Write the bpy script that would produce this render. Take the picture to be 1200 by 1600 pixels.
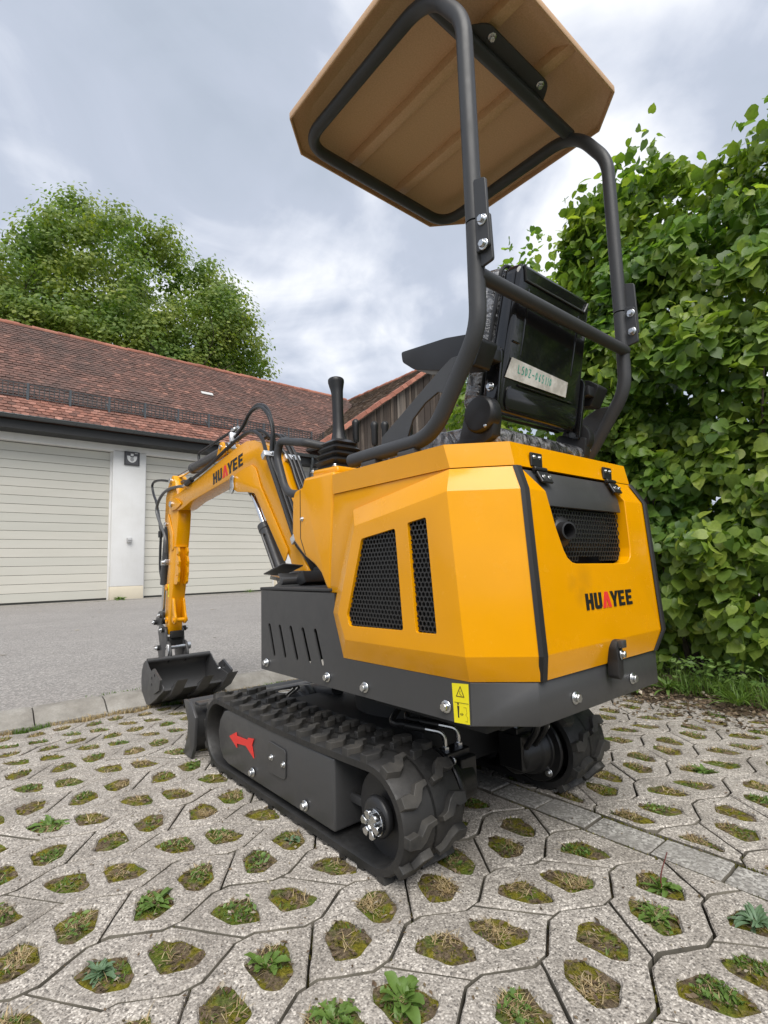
import bpy, bmesh, math, random
from math import sin, cos, pi, radians, sqrt, atan2
from mathutils import Vector, Matrix, Euler, noise
from mathutils.geometry import tessellate_polygon
random.seed(7)
rnd = random.Random(11)
scene = bpy.context.scene
for o in list(bpy.data.objects):
    bpy.data.objects.remove(o)
col = scene.collection

# ------------------------------------------------------------------ camera
CAM = Vector((-1.211, -1.295, 0.70))
def cam_axes(yaw, pitch, roll):
    a, b, c = radians(yaw), radians(pitch), radians(roll)
    f = Vector((cos(b)*sin(a), cos(b)*cos(a), sin(b)))
    r = Vector((cos(a), -sin(a), 0)); d = f.cross(r)
    return r*cos(c)+d*sin(c), d*cos(c)-r*sin(c), f
RX, DN, FW = cam_axes(40.1464, 6.158, 1.65384)
cam_d = bpy.data.cameras.new('camera'); cam = bpy.data.objects.new('camera', cam_d); col.objects.link(cam)
cam_d.sensor_fit = 'VERTICAL'; cam_d.sensor_height = 36.0; cam_d.lens = 36.0*813.95/1600.0
cam_d.clip_start = 0.02; cam_d.clip_end = 1500
M3 = Matrix((RX, -DN, -FW)).transposed()
cam.matrix_world = Matrix.Translation(CAM) @ M3.to_4x4()
scene.camera = cam

# ------------------------------------------------------------------ light
SUN_EL, SUN_AZ = radians(54), radians(214)      # direction the sun comes from, azimuth clockwise from +Y
world = bpy.data.worlds.new('World'); scene.world = world; world.use_nodes = True
wt = world.node_tree; wt.nodes.clear()
def wn(t, **k):
    n = wt.nodes.new(t)
    for a, b in k.items(): setattr(n, a, b)
    return n
wo = wn('ShaderNodeOutputWorld'); sky = wn('ShaderNodeTexSky', sky_type='NISHITA', sun_disc=False)
sky.sun_elevation = SUN_EL; sky.sun_rotation = SUN_AZ; sky.air_density = 1.0; sky.dust_density = 2.0
b_sky = wn('ShaderNodeBackground'); wt.links.new(sky.outputs[0], b_sky.inputs[0]); b_sky.inputs[1].default_value = 0.05
tc = wn('ShaderNodeTexCoord'); sep = wn('ShaderNodeSeparateXYZ'); wt.links.new(tc.outputs['Generated'], sep.inputs[0])
def wm(op, a, b):
    n = wn('ShaderNodeMath', operation=op)
    for i, v in enumerate((a, b)):
        if isinstance(v, (int, float)): n.inputs[i].default_value = v
        else: wt.links.new(v, n.inputs[i])
    return n.outputs[0]
zz = wm('ADD', wm('MAXIMUM', sep.outputs[2], 0.0), 0.22)
cmb = wn('ShaderNodeCombineXYZ'); wt.links.new(wm('DIVIDE', sep.outputs[0], zz), cmb.inputs[0]); wt.links.new(wm('DIVIDE', sep.outputs[1], zz), cmb.inputs[1])
cmb.inputs[2].default_value = 4.7
def wnoise(scale, det, dist, rough):
    n = wn('ShaderNodeTexNoise'); wt.links.new(cmb.outputs[0], n.inputs['Vector'])
    n.inputs['Scale'].default_value = scale; n.inputs['Detail'].default_value = det
    n.inputs['Distortion'].default_value = dist; n.inputs['Roughness'].default_value = rough
    return n.outputs[0]
dens = wm('ADD', wm('MULTIPLY', wnoise(1.25, 7, 0.7, 0.50), 0.84), wm('MULTIPLY', wnoise(3.4, 7, 1.1, 0.52), 0.20))
ramp = wn('ShaderNodeValToRGB'); wt.links.new(dens, ramp.inputs[0])
el = ramp.color_ramp.elements
el[0].position = 0.41; el[0].color = (0.88, 0.895, 0.925, 1)
el[1].position = 0.68; el[1].color = (0.375, 0.42, 0.50, 1)
for p, c in ((0.47, (0.65, 0.685, 0.765, 1)), (0.525, (0.485, 0.53, 0.625, 1)), (0.60, (0.435, 0.485, 0.57, 1))):
    e = el.new(p); e.color = c
b_cl = wn('ShaderNodeBackground'); wt.links.new(ramp.outputs[0], b_cl.inputs[0]); b_cl.inputs[1].default_value = 0.47
mixw = wn('ShaderNodeMixShader'); mixw.inputs[0].default_value = 0.90
wt.links.new(b_sky.outputs[0], mixw.inputs[1]); wt.links.new(b_cl.outputs[0], mixw.inputs[2]); wt.links.new(mixw.outputs[0], wo.inputs[0])

sd = bpy.data.lights.new('sun', 'SUN'); sd.energy = 1.5; sd.angle = radians(50); sd.color = (1.0, 0.96, 0.90)
sun = bpy.data.objects.new('sun', sd); col.objects.link(sun)
sdir = Vector((cos(SUN_EL)*sin(SUN_AZ), cos(SUN_EL)*cos(SUN_AZ), sin(SUN_EL)))
sun.rotation_euler = sdir.to_track_quat('Z', 'Y').to_euler(); sun.location = (0, 0, 30)
vs = scene.view_settings
vs.view_transform = 'Standard'; vs.look = 'None'; vs.exposure = 1.45; vs.gamma = 1.0; vs.use_curve_mapping = False
scene.cycles.max_bounces = 8; scene.cycles.transparent_max_bounces = 8

# ------------------------------------------------------------------ helpers
class MB:
    """collects faces for ONE mesh object"""
    def __init__(s): s.v = []; s.f = []
    def add(s, vs_, fs):
        o = len(s.v); s.v += [tuple(v) for v in vs_]; s.f += [tuple(i+o for i in f) for f in fs]; return s
    def box(s, c, d, rot=None):
        x, y, z = d[0]/2, d[1]/2, d[2]/2
        p = [Vector(q) for q in ((-x,-y,-z),(x,-y,-z),(x,y,-z),(-x,y,-z),(-x,-y,z),(x,-y,z),(x,y,z),(-x,y,z))]
        if rot is not None: p = [rot @ q for q in p]
        return s.add([q+Vector(c) for q in p], [(0,3,2,1),(4,5,6,7),(0,1,5,4),(1,2,6,5),(2,3,7,6),(3,0,4,7)])
    def prism(s, poly, ax, a, b):
        """poly in the two other axes, extruded along ax from a to b"""
        def P(q, t):
            return (t, q[0], q[1]) if ax == 0 else ((q[0], t, q[1]) if ax == 1 else (q[0], q[1], t))
        n = len(poly); ar = sum(poly[i][0]*poly[(i+1) % n][1]-poly[(i+1) % n][0]*poly[i][1] for i in range(n))
        if (ar > 0) == (ax == 1): poly = poly[::-1]
        if a > b: a, b = b, a
        vs_ = [P(q, a) for q in poly]+[P(q, b) for q in poly]
        return s.add(vs_, [tuple(range(n))[::-1], tuple(range(n, 2*n))]+[(i, (i+1) % n, n+(i+1) % n, n+i) for i in range(n)])
    def plate(s, loops, ax, a, b):
        """prism with holes: loops[0] outer, the rest holes"""
        def P(q, t):
            return Vector((t, q[0], q[1])) if ax == 0 else (Vector((q[0], t, q[1])) if ax == 1 else Vector((q[0], q[1], t)))
        flat = [q for l in loops for q in l]; n = len(flat)
        tris = tessellate_polygon([[Vector((q[0], q[1], 0)) for q in l] for l in loops])
        fs = []
        for t in tris:
            fs.append(t); fs.append(tuple(i+n for i in t[::-1]))
        o = 0
        for l in loops:
            m = len(l)
            for i in range(m): fs.append((o+i, o+(i+1) % m, n+o+(i+1) % m, n+o+i))
            o += m
        s.add([P(q, a) for q in flat]+[P(q, b) for q in flat], fs); s.fix = True; return s
    def tube(s, path, r, n=12, caps=True):
        path = [Vector(p) for p in path]; m = len(path)
        rs = r if isinstance(r, (list, tuple)) else [r]*m
        t0 = (path[1]-path[0]).normalized()
        u = t0.orthogonal().normalized(); vs_ = []; pt = t0
        for i in range(m):
            t = ((path[min(i+1, m-1)]-path[i]).normalized()+(path[i]-path[max(i-1, 0)]).normalized())
            t = t.normalized() if t.length > 1e-9 else pt
            q = pt.rotation_difference(t); u = q @ u; pt = t; w = t.cross(u)
            for k in range(n):
                a = 2*pi*k/n; vs_.append(path[i]+(u*cos(a)+w*sin(a))*rs[i])
        fs = [(i*n+k, i*n+(k+1) % n, (i+1)*n+(k+1) % n, (i+1)*n+k) for i in range(m-1) for k in range(n)]
        if caps: fs += [tuple(range(n))[::-1], tuple(range((m-1)*n, m*n))]
        return s.add(vs_, fs)
    def lathe(s, prof, org, axis, n=24):
        """prof: (radius, offset along axis)"""
        axis = Vector(axis).normalized(); u = axis.orthogonal().normalized(); w = axis.cross(u); org = Vector(org); vs_ = []
        for r, h in prof:
            for k in range(n):
                a = 2*pi*k/n; vs_.append(org+axis*h+(u*cos(a)+w*sin(a))*r)
        m = len(prof)
        fs = [(i*n+k, i*n+(k+1) % n, (i+1)*n+(k+1) % n, (i+1)*n+k) for i in range(m-1) for k in range(n)]
        fs += [tuple(range(n))[::-1], tuple(range((m-1)*n, m*n))]
        return s.add(vs_, fs)
    def mesh(s, name, mat, bevel=0.0, smooth=True, angle=35, seg=2, bmin=28):
        me = bpy.data.meshes.new(name); me.from_pydata(s.v, [], s.f)
        bm = bmesh.new(); bm.from_mesh(me)
        if getattr(s, 'fix', False) or bevel: bmesh.ops.remove_doubles(bm, verts=bm.verts, dist=1e-5)
        bmesh.ops.recalc_face_normals(bm, faces=bm.faces)
        if bevel:
            ed = [e for e in bm.edges if len(e.link_faces) == 2 and e.calc_face_angle(0) > radians(bmin)]
            bmesh.ops.bevel(bm, geom=ed, offset=bevel, segments=seg, profile=0.5, affect='EDGES', clamp_overlap=True)
        bm.to_mesh(me); bm.free()
        if smooth:
            me.shade_smooth(); me.set_sharp_from_angle(angle=radians(angle))
        for m_ in (mat if isinstance(mat, list) else [mat]): me.materials.append(m_)
        return me
    def build(s, name, mat, parent=None, bevel=0.0, smooth=True, angle=35, seg=2, bmin=28):
        return link(name, s.mesh(name, mat, bevel, smooth, angle, seg, bmin), parent)
def link(name, me, parent=None, mw=None):
    o = bpy.data.objects.new(name, me); col.objects.link(o)
    if parent is not None: o.parent = parent
    if mw is not None: o.matrix_local = mw
    return o
def raw(name, v, f, mat, parent=None, smooth=False):
    me = bpy.data.meshes.new(name); me.from_pydata(v, [], f)
    me.materials.append(mat)
    if smooth: me.shade_smooth()
    return link(name, me, parent)
def tag(o, label=None, cat=None, group=None, kind=None):
    if label: o['label'] = label
    if cat: o['category'] = cat
    if group: o['group'] = group
    if kind: o['kind'] = kind
    return o
def empty(name, loc=(0, 0, 0)):
    o = bpy.data.objects.new(name, None); col.objects.link(o); o.location = loc; o.empty_display_size = .2; return o
def fillet(pts, r, seg=8):
    pts = [Vector(p) for p in pts]; out = [pts[0]]
    rr = r if isinstance(r, (list, tuple)) else [r]*len(pts)
    for i in range(1, len(pts)-1):
        a, b, c = pts[i-1], pts[i], pts[i+1]
        d1 = (a-b).normalized(); d2 = (c-b).normalized(); ang = d1.angle(d2)
        t = min(rr[i]/math.tan(ang/2), .49*(a-b).length, .49*(c-b).length)
        p, q = b+d1*t, b+d2*t
        for k in range(seg+1):
            u = k/seg; out.append(p*(1-u)**2+b*2*u*(1-u)+q*u*u)
    out.append(pts[-1]); return out
def spline(pts, n=8):
    pts = [Vector(p) for p in pts]; P_ = [pts[0]*2-pts[1]]+pts+[pts[-1]*2-pts[-2]]; out = []
    for i in range(1, len(P_)-2):
        for k in range(n):
            t = k/n; a, b, c, d = P_[i-1:i+3]
            out.append(.5*((2*b)+(c-a)*t+(2*a-5*b+4*c-d)*t*t+(3*b-a-3*c+d)*t**3))
    out.append(pts[-1]); return out
def rrect(x0, y0, x1, y1, r, n=4):
    o = []
    for cx, cy, a0 in ((x1-r, y1-r, 0), (x0+r, y1-r, pi/2), (x0+r, y0+r, pi), (x1-r, y0+r, 3*pi/2)):
        for k in range(n+1):
            a = a0+pi/2*k/n; o.append((cx+r*cos(a), cy+r*sin(a)))
    return o
def round_poly(poly, r, n=3):
    o = []; m = len(poly)
    for i in range(m):
        a, b, c = Vector(poly[i-1]), Vector(poly[i]), Vector(poly[(i+1) % m])
        t1 = min(r, .45*(a-b).length); t2 = min(r, .45*(c-b).length)
        p = b+(a-b).normalized()*t1; q = b+(c-b).normalized()*t2
        for k in range(n+1):
            u = k/n; w = p*(1-u)**2+b*2*u*(1-u)+q*u*u; o.append((w.x, w.y))
    return o

# ------------------------------------------------------------------ materials
class NT:
    def __init__(s, name):
        s.m = bpy.data.materials.new(name); s.m.use_nodes = True; s.t = s.m.node_tree
        s.b = s.t.nodes['Principled BSDF']; s.out = s.t.nodes['Material Output']
    def n(s, t, **k):
        n = s.t.nodes.new(t)
        for a, b in k.items(): setattr(n, a, b)
        return n
    def l(s, a, b): s.t.links.new(a, b)
    def set(s, **k):
        for a, b in k.items():
            i = s.b.inputs[a.replace('_', ' ')]
            if isinstance(b, bpy.types.NodeSocket): s.l(b, i)
            else: i.default_value = (*b, 1) if isinstance(b, tuple) and len(b) == 3 else b
        return s
    def pos(s): return s.n('ShaderNodeNewGeometry').outputs['Position']
    def noise(s, scale, det=4, rough=.55, vec=None, dist=0, sc3=None):
        n = s.n('ShaderNodeTexNoise'); n.inputs['Scale'].default_value = scale; n.inputs['Detail'].default_value = det
        n.inputs['Roughness'].default_value = rough; n.inputs['Distortion'].default_value = dist
        v = vec or s.pos()
        if sc3:
            mp = s.n('ShaderNodeMapping'); mp.inputs['Scale'].default_value = sc3; s.l(v, mp.inputs[0]); v = mp.outputs[0]
        s.l(v, n.inputs['Vector']); return n.outputs[0]
    def vor(s, scale, feat='F1', vec=None):
        n = s.n('ShaderNodeTexVoronoi', feature=feat); n.inputs['Scale'].default_value = scale
        s.l(vec or s.pos(), n.inputs['Vector']); return n
    def ramp(s, f, stops, interp='LINEAR'):
        n = s.n('ShaderNodeValToRGB'); s.l(f, n.inputs[0]); e = n.color_ramp.elements; n.color_ramp.interpolation = interp
        while len(e) < len(stops): e.new(.5)
        for i, (p, c) in enumerate(stops):
            e[i].position = p; e[i].color = (*c, 1) if isinstance(c, tuple) else (c, c, c, 1)
        return n.outputs[0]
    def mix(s, f, a, b, mode='MIX'):
        n = s.n('ShaderNodeMix', data_type='RGBA', blend_type=mode)
        for i, v in ((0, f), (6, a), (7, b)):
            if isinstance(v, bpy.types.NodeSocket): s.l(v, n.inputs[i])
            else: n.inputs[i].default_value = (*v, 1) if isinstance(v, tuple) else v
        return n.outputs[2]
    def math(s, op, a, b=0.0):
        n = s.n('ShaderNodeMath', operation=op)
        for i, v in enumerate((a, b)):
            if isinstance(v, bpy.types.NodeSocket): s.l(v, n.inputs[i])
            else: n.inputs[i].default_value = v
        return n.outputs[0]
    def bump(s, h, strength=.3, dist=.002):
        n = s.n('ShaderNodeBump'); n.inputs['Strength'].default_value = strength; n.inputs['Distance'].default_value = dist
        s.l(h, n.inputs['Height']); s.l(n.outputs[0], s.b.inputs['Normal']); return s
    def island(s): return s.n('ShaderNodeNewGeometry').outputs['Random Per Island']
    def objrand(s): return s.n('ShaderNodeObjectInfo').outputs['Random']
def simple(name, c, rough=.5, metal=0.0, spec=.5, coat=0.0, bump=0.0, bscale=300, var=.0, rvar=0.0):
    t = NT(name); t.set(Base_Color=c, Roughness=rough, Metallic=metal, Specular_IOR_Level=spec, Coat_Weight=coat)
    if var:
        t.set(Base_Color=t.mix(t.ramp(t.noise(9, 5), [(.35, 0.0), (.68, 1.0)]), tuple(x*(1-var) for x in c), tuple(min(1, x*(1+var*.5)) for x in c)))
    if rvar:
        t.set(Roughness=t.ramp(t.noise(14, 5), [(.3, max(.02, rough-rvar)), (.7, rough+rvar)]))
    if bump: t.bump(t.noise(bscale, 3), bump, .001)
    return t.m
def paint(name, c, rough=.28, coat=.4, peel=.05, spec=.5, soot=()):
    t = NT(name)
    f = t.ramp(t.noise(5, 6, .6), [(.35, 0.0), (.75, 1.0)])
    t.set(Base_Color=t.mix(f, c, tuple(x*.93 for x in c)), Roughness=t.ramp(t.noise(18, 6, .65), [(.3, rough-.06), (.72, rough+.12)]), Coat_Weight=coat, Coat_Roughness=.12, Specular_IOR_Level=spec)
    if soot:
        base = t.b.inputs['Base Color'].links[0].from_socket
        for c0, rad in soot:
            d = t.n('ShaderNodeVectorMath', operation='DISTANCE'); t.l(t.pos(), d.inputs[0]); d.inputs[1].default_value = c0
            w = t.math('ADD', d.outputs['Value'], t.math('MULTIPLY', t.noise(28, 6, .7), .05))
            base = t.mix(t.ramp(w, [(rad*.2+.02, .20), (rad*1.3+.025, 0.)]), base, (.10, .055, .02))
        t.set(Base_Color=base)
    t.bump(t.noise(90, 2), peel, .001); return t.m
YELLOW = paint('yellow_paint', (.78, .335, .0), .20, .30, spec=.28, soot=(((-.085, -.665, .665), .035), ((-.14, -.665, .655), .020), ((-.11, -.665, .625), .022)))
GREYP = paint('dark_grey_paint', (.050, .050, .051), .42, .12, .10)
TUBEP = paint('grey_tube_paint', (.050, .051, .054), .42, .0, .06, spec=.32)
BLACKP = simple('black_plastic', (.014, .014, .015), .42, bump=.08, bscale=500, rvar=.08)
GLOSSBLK = simple('gloss_black_shell', (.008, .008, .009), .14, coat=.3, rvar=.05)
BLACKIN = simple('machine_dark_interior', (.012, .012, .012), .7)
HOSE = simple('hose_rubber', (.013, .013, .014), .38, bump=.1, bscale=900)
STEEL = simple('zinc_plated_steel', (.62, .63, .64), .28, 1.0, rvar=.1)
CHROME = simple('chrome_rod', (.80, .81, .82), .08, 1.0)
ALU = simple('aluminium_block', (.72, .73, .74), .38, .8)
SEAM = simple('rubber_seam', (.016, .015, .015), .6, bump=.2, bscale=700)
MESHM = simple('grille_mesh_black', (.022, .022, .022), .38)
RED = simple('red_sticker', (.72, .035, .028), .45)
INK = simple('black_print', (.012, .011, .011), .4)
WHITEP = simple('white_print', (.78, .78, .76), .5)
STICKY = simple('yellow_sticker', (.86, .74, .01), .4)
STKLINE = simple('sticker_outline_ochre', (.42, .33, .01), .5)
GREENINK = simple('green_marker_ink', (.03, .34, .25), .6)
TAN = None
t = NT('canopy_fibreglass'); n1 = t.noise(220, 3); n2 = t.noise(4, 4)
t.set(Base_Color=t.mix(t.ramp(n1, [(.35, 0.), (.7, 1.)]), (.56, .34, .18), (.66, .42, .24)), Roughness=.5); t.bump(n1, .25, .0015); TAN = t.m
t = NT('track_rubber'); n1 = t.noise(60, 6, .65); n2 = t.noise(7, 4)
t.set(Base_Color=t.mix(t.ramp(n2, [(.4, 0.), (.7, 1.)]), (.015, .015, .015), (.028, .026, .024)), Roughness=t.ramp(n1, [(.3, .42), (.7, .68)])); t.bump(n1, .35, .0015); RUBBER = t.m
t = NT('tread_lug_rubber'); n1 = t.noise(70, 6, .65); n2 = t.noise(11, 4)
t.set(Base_Color=t.mix(t.ramp(n2, [(.38, 0.), (.66, 1.)]), (.017, .017, .017), (.056, .052, .046)), Roughness=t.ramp(n1, [(.3, .45), (.7, .75)])); t.bump(n1, .35, .0015); LUGM = t.m
t = NT('plastic_wrap'); n1 = t.noise(26, 6, .6, dist=1.5)
t.set(Base_Color=t.mix(t.ramp(n1, [(.44, 0.), (.60, 1.)]), (.03, .03, .032), (.24, .245, .26)), Roughness=.16, Coat_Weight=.9, Coat_Roughness=.05); t.bump(t.noise(9, 4, .5, dist=3.0), 1.0, .035); WRAP = t.m  # pale patches in the colour paint in highlights on the grey film
t = NT('masking_tape'); n1 = t.noise(30, 4)
t.set(Base_Color=t.mix(t.ramp(n1, [(.4, 0.), (.62, 1.)]), (.47, .455, .41), (.68, .665, .62)), Roughness=.7); t.bump(t.noise(45, 3, dist=1), .5, .004); TAPE = t.m
# ================================================================== SETTING
def sstep(a, b, x):
    t_ = min(1, max(0, (x-a)/(b-a))); return t_*t_*(3-2*t_)
def zg(y): return -.045*sstep(1.0, 1.9, y)
# ---- materials of the setting
t = NT('paver_concrete')
v1 = t.vor(230); v2 = t.vor(480); nz = t.noise(6, 6, .6); nz2 = t.noise(2.2, 4, .6); fine = t.noise(420, 3)
bw = t.n('ShaderNodeRGBToBW'); t.l(v1.outputs['Color'], bw.inputs[0]); bw2 = t.n('ShaderNodeRGBToBW'); t.l(v2.outputs['Color'], bw2.inputs[0])
agg = t.ramp(bw.outputs[0], [(.18, (.11, .104, .097)), (.34, (.235, .221, .203)), (.52, (.325, .31, .285)), (.68, (.43, .413, .382)), (.84, (.68, .66, .615))])
agg2 = t.ramp(bw2.outputs[0], [(.25, (.16, .15, .14)), (.5, (.36, .345, .32)), (.78, (.60, .58, .54))])
edge = t.ramp(v1.outputs['Distance'], [(.36, 0.), (.70, .9)])
base = t.mix(edge, agg, t.mix(.35, agg2, (.31, .293, .262)))
base = t.mix(t.ramp(nz, [(.42, 0.), (.72, .5)]), base, (.45, .43, .40), 'MULTIPLY')
base = t.mix(t.ramp(nz, [(.46, 0.), (.74, .42)]), base, (.16, .15, .135))
base = t.mix(t.ramp(nz2, [(.5, 0.), (.75, .30)]), base, (.15, .145, .13))
base = t.mix(t.math('MULTIPLY', t.objrand(), .22), base, (.22, .21, .195))
base = t.mix(1.0, base, (1.10, 1.055, 1.015), 'MULTIPLY')
t.set(Base_Color=base, Roughness=.82, Specular_IOR_Level=.35)
hgt = t.math('ADD', t.math('MULTIPLY', v1.outputs['Distance'], -.8), t.math('MULTIPLY', fine, .5)); t.bump(hgt, .55, .0028); PAVER = t.m
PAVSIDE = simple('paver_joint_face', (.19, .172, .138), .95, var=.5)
t = NT('stone_strip'); v1 = t.vor(170); bw = t.n('ShaderNodeRGBToBW'); t.l(v1.outputs['Color'], bw.inputs[0]); nz = t.noise(7, 6, .65)
base = t.mix(t.ramp(nz, [(.38, 0.), (.68, .8)]), t.ramp(bw.outputs[0], [(.25, (.19, .18, .165)), (.55, (.33, .315, .29)), (.8, (.50, .485, .45))]), (.21, .198, .18))
t.set(Base_Color=base, Roughness=.85); t.bump(t.noise(260, 5, .7), .5, .002); STRIPM = t.m
t = NT('soil'); n1 = t.noise(38, 8, .7); n2 = t.noise(6, 4); n3 = t.noise(15, 5)
base = t.ramp(n1, [(.32, (.020, .014, .009)), (.5, (.10, .075, .05)), (.66, (.24, .185, .125))])
base = t.mix(t.ramp(n3, [(.42, 0.), (.55, .9)]), base, t.ramp(n1, [(.3, (.030, .032, .004)), (.7, (.17, .15, .022))]))
t.set(Base_Color=base, Roughness=.95, Specular_IOR_Level=.2); t.bump(n1, .9, .008); SOIL = t.m
t = NT('hole_fill_moss'); n1 = t.noise(150, 6, .7); n2 = t.noise(13, 4); n3 = t.noise(30, 5)
base = t.mix(t.ramp(n3, [(.44, 0.), (.56, 1.)]), t.ramp(n1, [(.3, (.06, .06, .006)), (.55, (.18, .16, .018)), (.72, (.32, .265, .05))]), t.ramp(n1, [(.3, (.055, .039, .024)), (.55, (.155, .118, .077)), (.72, (.34, .27, .185))]))
base = t.mix(t.ramp(n2, [(.52, 0.), (.62, .8)]), base, t.ramp(n1, [(.3, (.045, .075, .010)), (.7, (.14, .20, .030))]))
t.set(Base_Color=base, Roughness=.95, Specular_IOR_Level=.15); t.bump(n1, 1.0, .006); FILL = t.m
t = NT('bank_soil'); n1 = t.noise(45, 8, .7); n2 = t.noise(9, 5)
t.set(Base_Color=t.mix(t.ramp(n2, [(.4, 0.), (.65, 1.)]), t.ramp(n1, [(.3, (.030, .020, .013)), (.7, (.13, .092, .063))]), t.ramp(n1, [(.3, (.07, .048, .032)), (.7, (.21, .155, .11))])), Roughness=.95); t.bump(n1, 1, .012); BANK = t.m
t = NT('asphalt'); v1 = t.vor(85); v2 = t.vor(190); bw = t.n('ShaderNodeRGBToBW'); t.l(v1.outputs['Color'], bw.inputs[0]); bw2 = t.n('ShaderNodeRGBToBW'); t.l(v2.outputs['Color'], bw2.inputs[0]); n1 = t.noise(.55, 6, .6); n2 = t.noise(3.0, 5, .6)
base = t.mix(.4, t.ramp(bw.outputs[0], [(.25, (.16, .150, .140)), (.55, (.265, .248, .232)), (.82, (.46, .43, .40))]), t.ramp(bw2.outputs[0], [(.3, (.18, .17, .16)), (.8, (.36, .34, .315))]))
base = t.mix(t.ramp(n1, [(.38, 0.), (.7, .5)]), base, (.20, .186, .174)); base = t.mix(t.ramp(n2, [(.5, 0.), (.75, .35)]), base, (.34, .315, .29))
t.set(Base_Color=base, Roughness=.85); t.bump(v1.outputs['Distance'], .7, .006); ASPH = t.m
t = NT('kerb_concrete'); n1 = t.noise(9, 7, .65); n2 = t.noise(120, 4, .7)
t.set(Base_Color=t.mix(t.ramp(n2, [(.35, 0.), (.65, .5)]), t.ramp(n1, [(.3, (.17, .157, .136)), (.5, (.275, .258, .228)), (.7, (.365, .348, .315))]), (.22, .205, .18)), Roughness=.9); t.bump(n2, .6, .006); KERBM = t.m
t = NT('far_ground'); n1 = t.noise(.6, 6)
t.set(Base_Color=t.ramp(n1, [(.3, (.035, .055, .018)), (.7, (.075, .095, .035))]), Roughness=.95); FARG = t.m
def wallmat(name, c, dirt):
    t = NT(name); n1 = t.noise(1.4, 6, .6); n2 = t.noise(160, 3); n3 = t.noise(2.0, 5, .6, sc3=(3.0, 3.0, .25))
    base = t.mix(t.ramp(n1, [(.4, 0.), (.75, .5)]), c, dirt); base = t.mix(t.ramp(n3, [(.58, 0.), (.78, .35)]), base, dirt)
    t.set(Base_Color=base, Roughness=.9); t.bump(n2, .35, .003); return t.m
WALL = wallmat('white_render', (.71, .71, .70), (.57, .56, .53)); PLINTH = wallmat('beige_plinth', (.62, .56, .44), (.45, .40, .32))
t = NT('door_panel'); n1 = t.noise(1.2, 5, .6, sc3=(.5, 1, 3)); r_ = t.objrand()
t.set(Base_Color=t.mix(t.math('MULTIPLY', r_, .5), t.mix(t.ramp(n1, [(.4, 0.), (.75, .5)]), (.575, .555, .49), (.49, .475, .41)), (.46, .46, .41)), Roughness=.45); DOORM = t.m
FASC = simple('fascia_black', (.018, .018, .018), .55); GUTM = simple('zinc_gutter', (.10, .11, .115), .35, .6, rvar=.1); GUARD = simple('snow_guard_iron', (.05, .05, .052), .6)
DARKGAP = simple('door_gap', (.03, .03, .027), .8)
def tilemat(name, stops, dirt, use='island', lo=.42, hi=.66):
    t = NT(name); r_ = t.island() if use == 'island' else t.objrand()
    n1 = t.noise(.5, 5, .6); n2 = t.noise(24, 5, .65)
    base = t.ramp(r_, stops); base = t.mix(t.ramp(n1, [(lo, 0.), (hi, .75)]), base, dirt); base = t.mix(t.ramp(n2, [(.45, 0.), (.7, .45)]), base, (.05, .042, .036))
    t.set(Base_Color=base, Roughness=.85); t.bump(n2, .5, .006); return t.m
TILE = tilemat('roof_tile_brown', [(0., (.105, .058, .046)), (.35, (.135, .070, .055)), (.7, (.165, .084, .065)), (.93, (.20, .10, .078)), (1., (.30, .15, .11))], (.075, .056, .050), lo=.42, hi=.70)
TILER = tilemat('roof_tile_red', [(0., (.13, .062, .047)), (.35, (.20, .088, .063)), (.65, (.28, .118, .082)), (.92, (.36, .17, .125)), (1., (.44, .22, .165))], (.12, .07, .055), 'obj', .5, .8)
TILEB = tilemat('barn_tile_grey_brown', [(0., (.085, .058, .042)), (.5, (.135, .095, .068)), (1., (.19, .13, .088))], (.075, .062, .048), lo=.46, hi=.72)
VERGE = tilemat('verge_tile_red', [(0., (.25, .095, .062)), (.5, (.35, .135, .09)), (1., (.43, .18, .12))], (.22, .10, .07), 'obj', .55, .85)
t = NT('weathered_board'); r_ = t.objrand(); n1 = t.noise(1.0, 7, .7, sc3=(22, 22, .7)); n2 = t.noise(.9, 4)
base = t.mix(t.ramp(n1, [(.38, 0.), (.62, 1.)]), (.030, .022, .017), (.165, .125, .095)); base = t.mix(t.math('MULTIPLY', t.math('POWER', r_, 2.5), .6), base, (.26, .23, .20)); base = t.mix(t.ramp(t.math('FRACT', t.math('MULTIPLY', r_, 7.3)), [(.3, .75), (.6, 0.)]), base, (.028, .020, .016)); base = t.mix(t.ramp(n2, [(.45, 0.), (.68, .8)]), base, (.045, .032, .025))
t.set(Base_Color=base, Roughness=.9); t.bump(n1, .6, .01); BOARD = t.m
def leafmat(name, stops, trans=.35, use='island', rough=.38, clump=0):
    t = NT(name); r_ = t.island() if use == 'island' else t.objrand()
    c = t.ramp(r_, stops); n_ = t.noise(60, 3); c = t.mix(t.ramp(n_, [(.4, 0.), (.7, .3)]), c, (.05, .08, .015))
    if clump: c = t.mix(t.ramp(t.noise(clump, 3), [(.40, 0.), (.62, 1.)]), c, t.mix(1.0, c, (.62, .80, .85), 'MULTIPLY'))
    t.set(Base_Color=c, Roughness=rough, Specular_IOR_Level=.4)
    tr = t.n('ShaderNodeBsdfTranslucent'); t.l(t.mix(1.0, c, (1.7, 1.8, .7), 'MULTIPLY'), tr.inputs[0])
    mx = t.n('ShaderNodeMixShader'); mx.inputs[0].default_value = trans; t.l(t.b.outputs[0], mx.inputs[1]); t.l(tr.outputs[0], mx.inputs[2]); t.l(mx.outputs[0], t.out.inputs[0]); return t.m
HAZS = [(0., (.105, .17, .038)), (.3, (.165, .245, .045)), (.6, (.225, .315, .054)), (.85, (.295, .38, .065)), (1., (.38, .44, .085))]
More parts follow.
